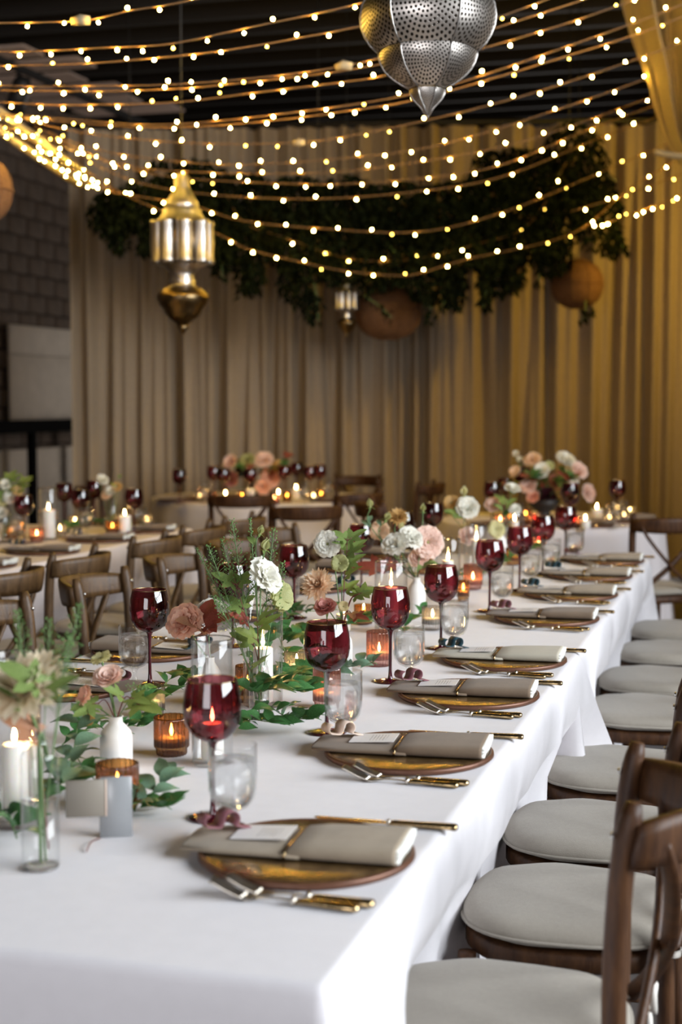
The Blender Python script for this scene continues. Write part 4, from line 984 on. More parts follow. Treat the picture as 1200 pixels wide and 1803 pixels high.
branch('cutting with lime leaves left of the white lisianthus', 'maple_branch', root, hd(410, 1010, Y), [LF(.55, .05, 'maple', M_leafy, 5.2), LF(.65, .05, 'maple', M_leafg, 3.2), LF(.75, .04, 'maple', M_leafr, 3.6), LF(.85, .05, 'maple', M_leafg, 2.6), LF(1, .05, 'maple', M_leafg, 3.2), LF(.95, .045, 'maple', M_leafg, .6)], M_stemr, neck)
branch('cutting with yellow-green leaves below the white lisianthus', 'maple_branch', root, hd(452, 1085, Y - .03), [LF(.8, .05, 'maple', M_leafy, 3.4), LF(1, .055, 'maple', M_leafy, 5.6), LF(.9, .05, 'maple', M_leafy, .1)], M_stemr, neck)
for k, (a, b, c, r_) in enumerate([(408, 915, .02, .024), (366, 960, .0, .026), (390, 948, .05, .022), (482, 930, .06, .022), (498, 990, .05, .022), (375, 1050, -.02, .022), (345, 965, .04, .016), (440, 912, .04, .012)]):
    sprig(['tall feathery sprig left of the green buds', 'feathery sprig reaching left over the dark goblet', 'feathery sprig behind the left maple leaf', 'feathery sprig right of the green buds', 'feathery sprig right of the white lisianthus', 'low feathery sprig left of the white lisianthus', 'thin feathery sprig at far left of the bottle bunch', 'thinnest feathery sprig above the green buds'][k], root + Vector((.002 * k - .008, .003, .03)), hd(a, b, Y + c), r_, 120)

# 5  bud vase with mum, mauve rose and white ranunculus
p = on(602, 1183); Y = p.y; root = p + Vector((0, 0, .11))
bud_vase('white bud vase behind the second goblet', p, r=.027, h=.12)
flower('mauve rose above the second goblet', 'rose', hd(574, 1074, Y - .02), .030, P_mauve, (-.15, -.55, .75), root, 'flowers around the mauve rose', seed=3)
flower('tan chrysanthemum left of the maple leaves', 'mum', hd(561, 1032, Y + .0), .042, P_tan, (-.35, -.8, .6), root, 'flowers around the mauve rose', seed=8)
flower('white ranunculus with green eye above the tan chrysanthemum', 'ranunculus', hd(577, 958, Y + .05), .034, P_white, (-.25, -1, .2), root, 'flowers around the mauve rose', seed=6, leaves=[LF(.8, .04, 'maple', M_leafg, .2)])
flower('lime hellebore below the white ranunculus', 'open', hd(598, 992, Y), .022, P_lime, (-.1, -.8, .3), root, 'flowers around the mauve rose')
flower('small yellow flower right of the mauve rose', 'open', hd(604, 1068, Y - .01), .014, P_yellow, (.2, -.8, .3), root, 'flowers around the mauve rose')
branch('tall cutting with bright green maple leaves beside the white ranunculus', 'maple_branch', root, hd(612, 945, Y + .04), [LF(.35, .045, 'maple', M_leafy, .5), LF(.45, .05, 'maple', M_leafy, 5.6), LF(.6, .05, 'maple', M_leafg, .0), LF(.7, .05, 'maple', M_leafg, 5.8), LF(.8, .055, 'maple', M_leafg, .3), LF(.9, .05, 'maple', M_leafg, 2.6), LF(1, .05, 'maple', M_leafg, .2), LF(.97, .04, 'maple', M_leafg, 3.0)])
branch('red-stemmed cutting with lime leaves above the third goblet', 'maple_branch', root, hd(632, 1045, Y - .02), [LF(.6, .045, 'maple', M_leafy, .4), LF(.8, .045, 'maple', M_leafg, 5.9), LF(1, .05, 'maple', M_leafy, .1), LF(.9, .045, 'maple', M_leafy, 1.2)], sr=.0026)
branch('short cutting with a red leaf behind the pink votive', 'maple_branch', root, hd(622, 1085, Y - .02), [LF(1, .042, 'maple', M_leafr, 5.6), LF(.8, .04, 'maple', M_leafo, 4.6)])

# 6  bud vase with two white lisianthus
p = on(733, 1080); Y = p.y; root = p + Vector((0, 0, .11))
bud_vase('white bud vase between the third and fourth goblets', p, r=.030, h=.12)
flower('wide white lisianthus above the third goblet', 'ruffled', hd(697, 964, Y - .03), .046, P_white, (-.35, -.5, .75), root, 'flowers around the white pair', seed=15)
flower('upright white lisianthus touching the wide one', 'ruffled', hd(722, 950, Y), .040, P_white, (.35, -.6, .6), root, 'flowers around the white pair', seed=16)
flower('peach pleated bloom right of the white pair', 'ranunculus', hd(752, 955, Y + .05), .050, P_blush, (.2, -1, .15), root, 'flowers around the white pair', seed=17)
flower('blush bloom low behind the white pair', 'rose', hd(735, 985, Y + .06), .034, P_blush, (.1, -.8, .4), root, 'flowers around the white pair', seed=18)
flower('pale peach flower left of the white pair', 'open', hd(668, 935, Y + .08), .032, P_tan, (-.2, -.8, .5), root, 'flowers around the white pair', seed=19)
flower('orange fringed bloom behind the white pair', 'mum', hd(700, 912, Y + .1), .034, P_orange, (.1, -.7, .7), root, 'flowers around the white pair', seed=20)
flower('yellow bud over the white pair', 'bud', hd(705, 932, Y + .04), .026, P_yellow, (.2, -.3, 1), root, 'flowers around the white pair')
flower('tall closed green bud on a bare stem', 'bud', hd(651, 893, Y + .06), .030, P_lime, (-.05, -.1, 1), root, 'flowers around the white pair', leaves=[LF(.55, .05, 'oval', M_leaf2, 2.4), LF(.62, .04, 'oval', M_leaf2, 1.0)])
flower('shorter green bud leaning right of the tall one', 'bud', hd(679, 915, Y + .05), .028, P_lime, (.45, -.1, .9), root, 'flowers around the white pair', leaves=[LF(.8, .035, 'oval', M_leaf2, 2.4)])
flower('twin thin buds right of the orange bloom', 'bud', hd(744, 900, Y + .08), .026, P_lime, (.05, 0, 1), root, 'flowers around the white pair')
branch('branch with a large red leaf left of the white pair', 'maple_branch', root, hd(672, 1000, Y - .02), [LF(1, .085, 'maple', M_leafr, 3.0), LF(.9, .05, 'maple', M_leafr, .2)])
branch('green cutting below the white pair', 'maple_branch', root, hd(752, 1005, Y - .03), [LF(.6, .06, 'oval', M_leafg, .2), LF(.7, .05, 'oval', M_leafg, 3.8), LF(.85, .06, 'maple', M_leafy, .3), LF(1, .06, 'oval', M_leafy, .4), LF(.5, .05, 'maple', M_leafg, 5.3), LF(.95, .055, 'oval', M_leafg, 1.2)])

# 7  far bunches
p = on(828, 1003); Y = p.y; root = p + Vector((0, 0, .14))
bottle('clear vase with the single white rose, far along the table', p, .03, .17, .7, .8, .6)
flower('single white rose standing clear against the dark chairs', 'ruffled', hd(822, 897, Y), .046, P_white, (.1, -.8, .5), root, 'flowers around the single white rose', seed=22)
flower('closed cream tulip bud above the single white rose', 'bud', hd(817, 872, Y + .03), .040, P_yellow, (-.05, -.1, 1), root, 'flowers around the single white rose', leaves=[LF(.9, .04, 'oval', M_leaf2, .4), LF(.85, .045, 'maple', M_leafg, .2)])
flower('orange flower left of the single white rose', 'open', hd(795, 886, Y + .04), .034, P_orange, (-.1, -.7, .6), root, 'flowers around the single white rose')
flower('blush rose low behind the fifth goblet', 'rose', hd(822, 945, Y + .02), .04, P_blush, (.1, -.9, .3), root, 'flowers around the single white rose')
branch('leafy cutting below the single white rose', 'maple_branch', root, hd(808, 905, Y - .02), [LF(.5, .07, 'oval', M_leafg, .3), LF(.6, .06, 'maple', M_leafy, 3.4), LF(.7, .07, 'oval', M_leafy, .5), LF(.8, .06, 'maple', M_leafg, 3.1), LF(1, .055, 'maple', M_leafg, 3.1), LF(.65, .07, 'oval', M_leafg, .1)])
p = on(880, 984); Y = p.y; root = p + Vector((0, 0, .10))
bud_vase('white bud vase with the pale yellow hellebore', p, r=.03, h=.12)
flower('pale yellow hellebore above the fifth goblet', 'open', hd(873, 932, Y - .02), .036, P_yellow, (.1, -1, .2), root, 'flowers at the far end of the main table')
flower('white bud rose in front of the big arrangement', 'rose', hd(901, 864, Y), .036, P_white, (.2, -.5, .8), root, 'flowers at the far end of the main table', seed=31)
flower('white small bloom below the white bud rose', 'rose', hd(906, 898, Y), .026, P_white, (.1, -.8, .4), root, 'flowers at the far end of the main table', seed=32)
flower('pink bloom left of the white bud rose', 'rose', hd(868, 890, Y + .05), .036, P_blush, (-.1, -.8, .4), root, 'flowers at the far end of the main table', seed=33)
branch('leafy cutting at the far end of the main table', 'maple_branch', root, hd(890, 880, Y + .02), [LF(.5, .06, 'oval', M_leafg, 3.3), LF(.7, .06, 'maple', M_leafg, .3), LF(.9, .05, 'maple', M_leafy, 3.2), LF(.4, .06, 'oval', M_leaf, .2)])

# ------------------------------------------------------------------ trailing greenery on the table
def vine(label, pxs, n, size, m, seed, lift=.03, group='trailing vines down the middle of the main table'):
    rr = random.Random(seed); P = []
    for i, (x, y) in enumerate(pxs):
        q = tb(x, y); q.z = Z + .006 + (lift * rr.uniform(.2, 1) if 0 < i < len(pxs) - 1 else lift * .5); P.append(q)
    o = P[0].copy(); o.z = Z; t = thing('trailing_vine', label, 'vine', o, 0, group); path = catmull([p - o for p in P], 10)
    ob('stem', tube(G(), path, .0013, 5).mesh('stem', M_stemg), t)
    for k in range(n):
        i = (k + rr.uniform(.1, .9)) / n * (len(path) - 2); a = path[int(i)]; d = path[int(i) + 1] - path[int(i)]; d.normalize()
        an = math.atan2(d.y, d.x) + (1 if k % 2 else -1) * rr.uniform(.4, 1.3); el = rr.uniform(-.05, .75); s = size * 1.2 * rr.uniform(.7, 1.15)
        e = Vector((math.cos(an) * math.cos(el), math.sin(an) * math.cos(el), math.sin(el)))
        if a.z + e.z * s < .008: e.z = (.010 - a.z) / s; e.normalize()
        z = Vector((rr.uniform(-.4, .4), rr.uniform(-.9, .1), 1)); z = (z - e * z.dot(e)).normalized(); x = e.cross(z)
        ob('leaf', leaf_me(m, 'oval'), t, M=Matrix.Translation(a) @ Matrix((x, e, z)).transposed().to_4x4() @ Matrix.Scale(s, 4))
    return t
vine('vine curling round the acrylic sign with pale backs to its leaves', [(105, 1395), (130, 1345), (150, 1385), (205, 1440), (250, 1430), (285, 1400), (318, 1372)], 22, .047, M_leaf2, 1)
vine('dark vine behind the acrylic sign and the amber votive', [(60, 1440), (100, 1420), (160, 1395), (230, 1420), (275, 1435), (300, 1440)], 24, .045, M_leaf, 2)
vine('vine lying at the foot of the bottle vase, left edge', [(-15, 1470), (5, 1455), (20, 1478), (30, 1500)], 8, .05, M_leaf, 3)
vine('vine between the blush rose and the nearest glass cylinder', [(190, 1320), (225, 1300), (262, 1290), (292, 1245), (330, 1220), (350, 1200)], 22, .043, M_leaf, 4, .05)
vine('short vine left of the white bud vase with the blush rose', [(110, 1330), (140, 1305), (170, 1300), (200, 1320)], 12, .042, M_leaf, 5)
vine('glossy vine spilling toward the second water glass', [(425, 1245), (455, 1285), (490, 1275), (520, 1262), (550, 1255)], 36, .052, M_leaf, 6, .09)
vine('glossy vine behind the spilling one, beside the candle cylinder', [(480, 1245), (510, 1225), (540, 1215), (565, 1205)], 28, .05, M_leaf, 7, .10)
vine('glossy vine at the foot of the slim clear bottle', [(420, 1300), (440, 1282), (470, 1300), (500, 1290)], 14, .045, M_leaf, 8, .03)
vine('sage vine reaching past the pink votive', [(590, 1195), (615, 1190), (640, 1180), (662, 1182)], 12, .046, M_leaf2, 9, .03)
vine('dark vine behind the second and third goblets', [(505, 1165), (545, 1150), (590, 1140), (640, 1130), (660, 1120)], 34, .046, M_leaf, 10, .09)
vine('vine left of the fourth goblet stem', [(705, 1135), (715, 1115), (735, 1100), (742, 1085)], 9, .043, M_leaf, 11, .04)
vine('dark vine on the far side of the left goblets', [(500, 1110), (520, 1095), (545, 1100), (600, 1090)], 16, .042, M_leaf, 12, .05)
vine('dark vine from the fifth goblet to the table end', [(830, 1030), (865, 1015), (895, 1002), (930, 985), (960, 975)], 24, .05, M_leaf, 13, .05)
vine('dark vine between the white bud vase and the far glass cylinders', [(735, 1060), (760, 1050), (790, 1035), (820, 1022)], 16, .045, M_leaf, 14, .04)

vine('upright glossy vine between the slim bottle and the second goblet', [(440, 1225), (480, 1205), (515, 1190), (548, 1180)], 24, .05, M_leaf, 15, .13)
vine('glossy vine end falling in front of the tallest glass cylinder', [(470, 1265), (500, 1285), (530, 1295), (552, 1292)], 16, .048, M_leaf, 16, .05)
vine('glossy vine behind the white bud vase with the blush rose', [(235, 1275), (275, 1262), (310, 1245), (335, 1235)], 14, .045, M_leaf, 17, .08)
vine('sage vine climbing between bottle vase and acrylic sign', [(112, 1440), (125, 1400), (140, 1350), (160, 1320)], 16, .050, M_leaf2, 18, .11)

# acrylic table sign seen from behind
p = on(180, 1475); sg = thing('table_sign', 'small acrylic sign with a tan square card, back turned to us', 'sign', p, RT + .42)
ob('clear_stand', rbox_mesh('clear_stand', (.052, .003, .098), .001, M_acrylic, 1, Matrix.Translation((.022, 0, .0495))), sg)
ob('tan_square', rbox_mesh('tan_square', (.062, .004, .060), .001, M_tan, 1, Matrix.Translation((-.026, -.005, .066))), sg)
ob('copper_edge', rbox_mesh('copper_edge', (.003, .005, .060), .0008, M_beige, 1, Matrix.Translation((.0065, -.005, .066))), sg)
ob('foot', rbox_mesh('foot', (.052, .03, .003), .001, M_acrylic, 1, Matrix.Translation((.022, .013, .0015))), sg)
tag(ob('stray_stem', tube(G(), catmull([on(152, 1502) + Vector((0, 0, .002)), on(160, 1490) + Vector((0, 0, .006)), on(176, 1480) + Vector((0, 0, .003))], 5), .0011, 6).mesh('stray_stem', M_stemr)), 'short dark stem lying in front of the acrylic sign', 'stem')

# ------------------------------------------------------------------ the left table
for i, v in enumerate([5.55, 6.15, 6.75, 7.3]):
    wh = ['nearest', 'second', 'third', 'fourth'][i] + ' setting on the near side of the left table'
    setting(-3.205, v, 1, wh, M_taupe, 'taupe', M_teal, 'dark', 'left table', False)
gl = [((42, 906), 7.25, 'first goblet from the left on the left table'), ((113, 888), 8.3, 'second goblet from the left on the left table'), ((142, 893), 7.7, 'third goblet from the left on the left table'),
      ((166, 882), 8.6, 'dark goblet behind the white roses on the left table'), ((236, 888), 7.75, 'goblet at the far end of the left table, before the dark chair')]
for (x, y), Y, lab in gl:
    p = at(x, y, Y); p.z = Z; goblet(lab, p, 'goblets on the left table')
for (x, y), lab in [((32, 958), 'water glass beside the first goblet on the left table'), ((152, 942), 'water glass beside the third goblet on the left table'), ((248, 932), 'water glass at the far end of the left table')]:
    water_glass(lab, on(x, y), 'water glasses on the left table')
hurricane('tall glass cylinder around the candle on the left table', on(86, 950), .05, .26, 'glass cylinders on the left table'); p = on(86, 950); p.z += .0105
candle('white pillar candle in the tall cylinder on the left table', p, .034, .14, 'candles on the left table')
candle('white pillar candle right of the white roses on the left table', on(220, 939), .034, .095, 'candles on the left table')
for (x, y), m, lab in [((65, 955), M_pink, 'pink votive left of the tall cylinder on the left table'), ((106, 946), M_ribclear, 'clear votive right of the tall cylinder on the left table'), ((132, 930), M_ribclear, 'clear votive in mid left table'),
                       ((198, 941), M_amber, 'amber votive below the white roses on the left table'), ((258, 928), M_ribclear, 'clear votive at the far end of the left table'), ((20, 948), M_amber, 'amber votive at the left edge of the picture')]:
    votive(lab, on(x, y), m, .034, .07, 'votives on the left table')
p = on(196, 930); bottle('clear vase with white roses on the left table', p, .045, .16, .8, .8, .5); Y = p.y; r0 = p + Vector((0, 0, .01))
for (x, y), R, m, k, lab in [((180, 847), .034, P_white, 'rose', 'highest white rose on the left table'), ((196, 866), .034, P_white, 'rose', 'lower white rose on the left table'), ((188, 872), .03, P_tan, 'open', 'tan bloom below the white roses on the left table'), ((205, 858), .03, P_orange, 'open', 'orange bloom right of the white roses on the left table')]:
    flower(lab, k, hd(x, y, Y), R, m, (random.uniform(-.3, .3), -.7, .6), r0, 'flowers on the left table', joined=True)
branch('thin cutting with one lime leaf above the white roses, left table', 'leaf_branch', r0, hd(210, 838, Y), [LF(1, .04, 'oval', M_leafg, 1.4), LF(.7, .05, 'oval', M_leafy, 3)], M_stemg)
p = on(5, 955); Y = p.y; bottle('clear vase of mixed flowers at the left edge of the left table', p, .045, .16, .8, .8, .5); r0 = p + Vector((0, 0, .01))
for (x, y), R, m, k, lab in [((10, 855), .03, P_white, 'rose', 'upper white bloom at the left picture edge'), ((20, 876), .036, P_white, 'ruffled', 'middle white bloom at the left picture edge'), ((2, 905), .034, P_white, 'rose', 'low white bloom at the left picture edge'), ((6, 882), .03, P_yellow, 'open', 'yellow bloom at the left picture edge'), ((30, 865), .028, P_orange, 'open', 'orange bloom at the left picture edge')]:
    flower(lab, k, hd(x, y, Y), R, m, (random.uniform(-.3, .3), -.8, .5), r0, 'flowers at the left picture edge', joined=True)
branch('bright leafy cutting at the left picture edge', 'leaf_branch', r0, hd(15, 838, Y), [LF(q, .07, 'maple', M_leafg, a) for q, a in ((.6, 3), (.7, .2), (.8, 2.5), (.9, .4), (1, 1.2))], M_stemg)
branch('yellowish leafy cutting at the left picture edge', 'leaf_branch', r0, hd(38, 845, Y), [LF(q, .06, 'maple', M_leafy, a) for q, a in ((.75, .3), (.9, .1), (1, .6))], M_stemg)
vine('dark vine along the middle of the left table', [(60, 950), (100, 940), (130, 935), (165, 925), (190, 930)], 22, .05, M_leaf, 51, .03, 'vines on the left table')

# ------------------------------------------------------------------ the two back tables
def arrangement(cx, cy, label, blooms, vr, vh, gname, leaves=60, spread=.22, where=''):
    c = Vector((cx, cy, Z)); t = thing('footed_bowl', label, 'vase', c)
    ob('bowl', lathe(G(), [(.001, 0), (vr * .6, 0), (vr * .5, .02), (vr * .35, .04), (vr * .8, vh * .6), (vr, vh), (vr * .95, vh), (vr * .7, vh * .6), (.001, vh * .5)], 28).mesh('bowl', M_dark), t)
    r0 = c + Vector((0, 0, vh * .8))
    for (x, y), R, m, k, lab in blooms:
        h_ = at(x, y, cy + random.uniform(-.12, .06)); f = (h_ - r0) + Vector((0, -.25, .05))
        flower(lab, k, h_, R, m, f, r0, gname, joined=True)
    rr = random.Random(int(cx * 100) + 5)
    lvs = []
    for j in range(5):
        a = j * 1.256 + .4; tip = c + Vector((math.cos(a) * spread, math.sin(a) * spread * .7 - .05, vh + rr.uniform(.05, .20)))
        branch('%s leafy branch in the %s' % (['first', 'second', 'third', 'fourth', 'fifth'][j], where), 'leaf_branch', r0, tip, [LF(rr.uniform(.3, 1), rr.uniform(.05, .08), 'maple' if rr.random() < .4 else 'oval', rr.choice([M_leaf, M_leaf, M_leafg, M_leafr]), rr.uniform(0, 6.3)) for _ in range(leaves // 5)], M_stemg, group=gname)
arrangement(-.58, 10.75, 'dark footed bowl of flowers on the back centre table', [
    ((407, 815), .055, P_blush, 'rose', 'blush rose at the left of the back centre arrangement'), ((436, 812), .055, P_lime, 'ruffled', 'lime bloom in the back centre arrangement'), ((465, 812), .065, P_blush, 'ruffled', 'pink bloom atop the back centre arrangement'),
    ((432, 830), .07, P_wine, 'rose', 'wine-dark bloom in the back centre arrangement'), ((449, 836), .04, P_white, 'rose', 'small white bloom in the back centre arrangement'), ((490, 822), .05, P_orange, 'open', 'tawny bloom at the right of the back centre arrangement'), ((475, 842), .07, P_peach, 'ruffled', 'peach bloom low in the back centre arrangement'), ((410, 845), .06, P_mauve, 'rose', 'mauve bloom low in the back centre arrangement'), ((463, 858), .06, P_peach, 'rose', 'peach rose at the rim of the back centre bowl')],
    .10, .10, 'flowers of the back centre arrangement', 50, .24, 'back centre arrangement')
arrangement(1.20, 8.72, 'dark footed bowl of flowers on the back right table', [
    ((993, 813), .060, P_white, 'ruffled', 'large cream bloom at the top of the back right arrangement'), ((952, 832), .052, P_white, 'rose', 'cream bloom left of centre in the back right arrangement'), ((937, 812), .050, P_tan, 'ruffled', 'tan bloom at upper left of the back right arrangement'),
    ((1017, 830), .050, P_blush, 'ruffled', 'blush bloom at upper right of the back right arrangement'), ((977, 852), .056, P_mauve, 'rose', 'dusty pink rose in the middle of the back right arrangement'), ((930, 856), .052, P_blush, 'rose', 'blush rose at left of the back right arrangement'),
    ((1032, 868), .052, P_blush, 'ruffled', 'peach bloom drooping right in the back right arrangement'), ((906, 830), .034, P_tan, 'open', 'tan bloom far left in the back right arrangement'), ((908, 800), .022, P_white, 'rose', 'small white bloom at the highest left of the back right arrangement'), ((915, 810), .022, P_white, 'rose', 'small white bloom under the highest left one, back right'),
    ((1002, 828), .03, P_white, 'open', 'small white flower between the cream blooms, back right'), ((1008, 846), .034, P_white, 'open', 'white flower beside the dusty pink rose, back right'), ((960, 875), .06, P_wine, 'rose', 'wine-dark bloom low in the back right arrangement'), ((1000, 872), .06, P_wine, 'ruffled', 'wine-dark bloom low right in the back right arrangement'), ((922, 838), .05, P_wine, 'rose', 'wine-dark bloom at left of the back right arrangement'), ((938, 875), .04, P_peach, 'rose', 'peach rose low left in the back right arrangement'), ((966, 820), .03, P_lime, 'open', 'lime flower beside the tan bloom, back right')],
    .10, .12, 'flowers of the back right arrangement', 90, .24, 'back right arrangement')
for k, (x, y, Y) in enumerate([(376, 838, 10.5), (393, 842, 10.2), (500, 838, 10.6), (522, 834, 11.1), (545, 836, 10.5), (562, 834, 10.7), (316, 872, 10.05), (440, 848, 10.2)]):
    p = at(x, y, Y); p.z = Z; goblet(['first', 'second', 'fourth', 'fifth', 'sixth', 'last', 'lone leftmost', 'third'][k] + ' goblet from the left on the back centre table' if k != 6 else 'lone goblet at the left end of the back centre table', p, 'goblets on the back centre table')
for k, (x, y, Y) in enumerate([(866, 866, 8.45), (888, 860, 8.9), (1086, 866, 8.6), (1003, 875, 8.35)]):
    p = at(x, y, Y); p.z = Z; goblet(['leftmost goblet on the back right table', 'goblet touching the leftmost one on the back right table', 'goblet at the right end of the back right table', 'goblet before the dusty pink rose on the back right table'][k], p, 'goblets on the back right table')
cc = [(397, 878), (440, 872), (490, 876), (521, 872)]
for k, q in enumerate(cc):
    candle(['leftmost', 'second', 'third', 'rightmost'][k] + ' white candle on the back centre table', on(q[0], q[1] + 6), .03, .05 + .02 * (k % 2), 'candles on the back centre table')
cv = [(352, 884, M_ribclear), (372, 886, M_pink), (407, 888, M_ribclear), (426, 884, M_amber), (483, 888, M_pink), (505, 884, M_amber), (552, 884, M_ribclear), (565, 880, M_amber)]
for k, (x, y, m) in enumerate(cv): votive(ORD[k] + ' votive from the left on the back centre table', on(x, y), m, .034, .07, 'votives on the back centre table')
candle('white candle right of the arrangement on the back right table', on(1050, 922), .034, .085, 'candles on the back right table')
candle('low white candle left of the other on the back right table', on(1030, 932), .026, .05, 'candles on the back right table')
for k, (x, y, m) in enumerate([(880, 928, M_pink), (897, 924, M_amber), (925, 918, M_amber), (940, 926, M_pink), (1012, 930, M_pink), (1072, 925, M_ribclear), (1098, 920, M_ribclear), (1108, 912, M_ribclear)]):
    votive(ORD[k] + ' votive from the left on the back right table', on(x, y), m, .034, .07, 'votives on the back right table')
for k, (x, y) in enumerate([(360, 890), (536, 889), (578, 884)]): water_glass(['leftmost', 'middle', 'rightmost'][k] + ' water glass on the back centre table', on(x, y), 'water glasses on the back centre table')
for k, (x, y) in enumerate([(908, 932), (1078, 930), (1092, 926)]): water_glass(['leftmost', 'middle', 'rightmost'][k] + ' water glass on the back right table', on(x, y), 'water glasses on the back right table')
for j, (x, y, lab) in enumerate([(-.58, 10.1, 'front of the back centre table'), (-.05, 10.3, 'right side of the back centre table'), (-1.12, 10.35, 'left side of the back centre table'), (1.36, 8.24, 'front of the back right table'), (.90, 8.32, 'front left of the back right table'), (1.66, 8.56, 'right side of the back right table')]):
    charger('copper-rimmed charger plate at the ' + lab, Vector((x, y, Z)), 'charger plates on the back tables')
    napkin('folded taupe napkin at the ' + lab, M_taupe, Vector((x, y, Z + .0122)), .1 * j, 'folded napkins on the back tables')

# ------------------------------------------------------------------ hanging lanterns
def pierced_tier(t, prof, cz, n=8, nm='pierced_panel', a0=0.0, ribr=.0035, mm=M_pierced):
    """one tier of a faceted lantern: n gently bulging panels and a rib on every edge"""
    pts = prof; me = bpy.data.meshes.new(nm); vs = []; fs = []; uv = []; W = 6
    zs = [z for r, z in pts]; zm = (max(zs) + min(zs)) / 2; hh = (max(zs) - min(zs)) / 2; rm = max(r for r, z in pts); sc = max(hh, rm * math.sin(PI / n))
    for r, z in pts:
        for k in range(W + 1):
            q = -1 + 2 * k / W; a = q * PI / n; rr = r * (math.cos(PI / n) / math.cos(a) * .45 + .55) * 1.0
            vs.append((rr * math.cos(a), rr * math.sin(a), z)); uv.append((rr * math.sin(a) / sc, (z - zm) / sc))
    for i in range(len(pts) - 1):
        for k in range(W): a = i * (W + 1) + k; fs.append((a, a + 1, a + W + 2, a + W + 1))
    me.from_pydata(vs, [], fs); me.materials.append(mm); me.polygons.foreach_set('use_smooth', [True] * len(fs))
    ul = me.uv_layers.new(name='UVMap')
    for l in me.loops: ul.data[l.index].uv = uv[l.vertex_index]
    rib = tube(G(), [(r * math.cos(PI / n) * 1.0 + .0 if 0 else r, 0, z) for r, z in pts], ribr, 6).mesh('rib', M_silver)
    for k in range(n):
        ob(nm, me, t, (0, 0, cz), (0, 0, a0 + 2 * PI * k / n)); ob('rib', rib, t, (0, 0, cz), (0, 0, a0 + 2 * PI * (k + .5) / n))
def hang(t, z0, z1, r=.004): ob('chain', tube(G(), [(0, 0, z0), (0, 0, z1)], r, 6).mesh('chain', M_dark), t)
Y = 4.65; k = Y / FPX; tip = at(752, 206, Y)
t = thing('pierced_lantern', 'large pierced silver lantern hanging at the top of the picture', 'lantern', tip, 0)
pz = lambda l: [(r * k, (206 - y) * k) for r, y in l]
A6 = math.radians(-95.5); H6 = Matrix.Rotation(A6 + PI / 6, 4, 'Z')
ob('finial', lathe(G(), pz([(1, 209), (3, 205), (5, 199)]), 12).mesh('finial', M_silver), t)
pierced_tier(t, pz([(3, 203), (11, 190), (18, 183), (25, 175), (29, 167), (30, 160)]), 0, 6, 'lower_panel', A6)
ob('collar', lathe(G(), pz([(27, 161), (32, 160), (33, 157), (30, 155)]), 6, H6).mesh('collar', M_bronze, False), t)
pierced_tier(t, pz([(31, 158), (45, 151), (57, 143), (67, 135), (75, 126), (82, 113), (85, 102), (85, 95)]), 0, 6, 'middle_panel', A6)
ob('collar', lathe(G(), pz([(82, 96), (87, 95), (89, 92), (86, 90)]), 6, H6).mesh('collar', M_bronze, False), t)
pierced_tier(t, pz([(87, 95), (100, 83), (109, 68), (115, 52), (117, 36), (114, 16), (103, -5), (82, -24)]), 0, 6, 'upper_panel', A6)
pierced_tier(t, pz([(82, -24), (54, -42), (36, -64), (26, -90), (20, -120)]), 0, 6, 'crown_panel', A6)
hang(t, 325 * k, ZC - tip.z - .17)
def tall_lantern(label, top, Ydist, sc, tilt=0):
    t = thing('ribbed_lantern', label, 'lantern', top, 0.2, 'ribbed brass lanterns', sc)
    z = lambda y: (310 - y) * 8.4 / FPX; r = lambda q: q * 8.4 / FPX
    ob('cap', lathe(G(), [(r(a), z(b)) for a, b in [(9, 306), (13, 312), (13, 328), (15, 334), (22, 346), (28, 356), (29, 362), (27, 366)]], 28).mesh('cap', M_silver), t)
    ob('shoulder', lathe(G(), [(r(a), z(b)) for a, b in [(26, 364), (34, 368), (33, 374), (40, 384), (48, 388)]], 28).mesh('shoulder', M_silver), t)
    cm = lathe(G(), [(r(a), z(b)) for a, b in [(4, 385), (14, 387), (15, 392), (13.5, 396), (14.5, 425), (13.5, 452), (15.5, 457), (14, 462), (4, 463)]], 16).mesh('column', M_silver)
    for q in range(8): a = 2 * PI * q / 8; ob('column', cm, t, (r(41) * math.cos(a), r(41) * math.sin(a), 0))
    ob('drum', lathe(G(), [(r(a), z(b)) for a, b in [(1, 386), (42, 386), (42, 463), (1, 463)]], 16).mesh('drum', M_bronze), t)
    ob('neck', lathe(G(), [(r(a), z(b)) for a, b in [(44, 462), (30, 468), (22, 476), (20, 484), (24, 490), (20, 496), (26, 502)]], 28).mesh('neck', M_silver), t)
    ob('lower_bulb', lathe(G(), [(r(a), z(b)) for a, b in [(22, 500), (36, 506), (45, 514), (46, 522), (41, 532), (34, 540), (33, 544), (26, 554), (14, 563), (8, 568)]], 28).mesh('lower_bulb', M_bronze), t)
    ob('finial', lathe(G(), [(r(a), z(b)) for a, b in [(8, 567), (11, 571), (6, 576), (2, 582), (1, 585)]], 14).mesh('finial', M_bronze), t)
    ob('chain', tube(G(), [(0, 0, z(307)), (0, 0, (ZC - top.z - .17) / sc)], .005, 6).mesh('chain', M_dark), t); return t
tall_lantern('tall ribbed silver lantern hanging before the left of the curtain', at(320, 310, 8.4), 8.4, 1.0)
tall_lantern('small ribbed lantern left of the wide rattan lantern', at(610, 484, 10.6), 10.6, .50)
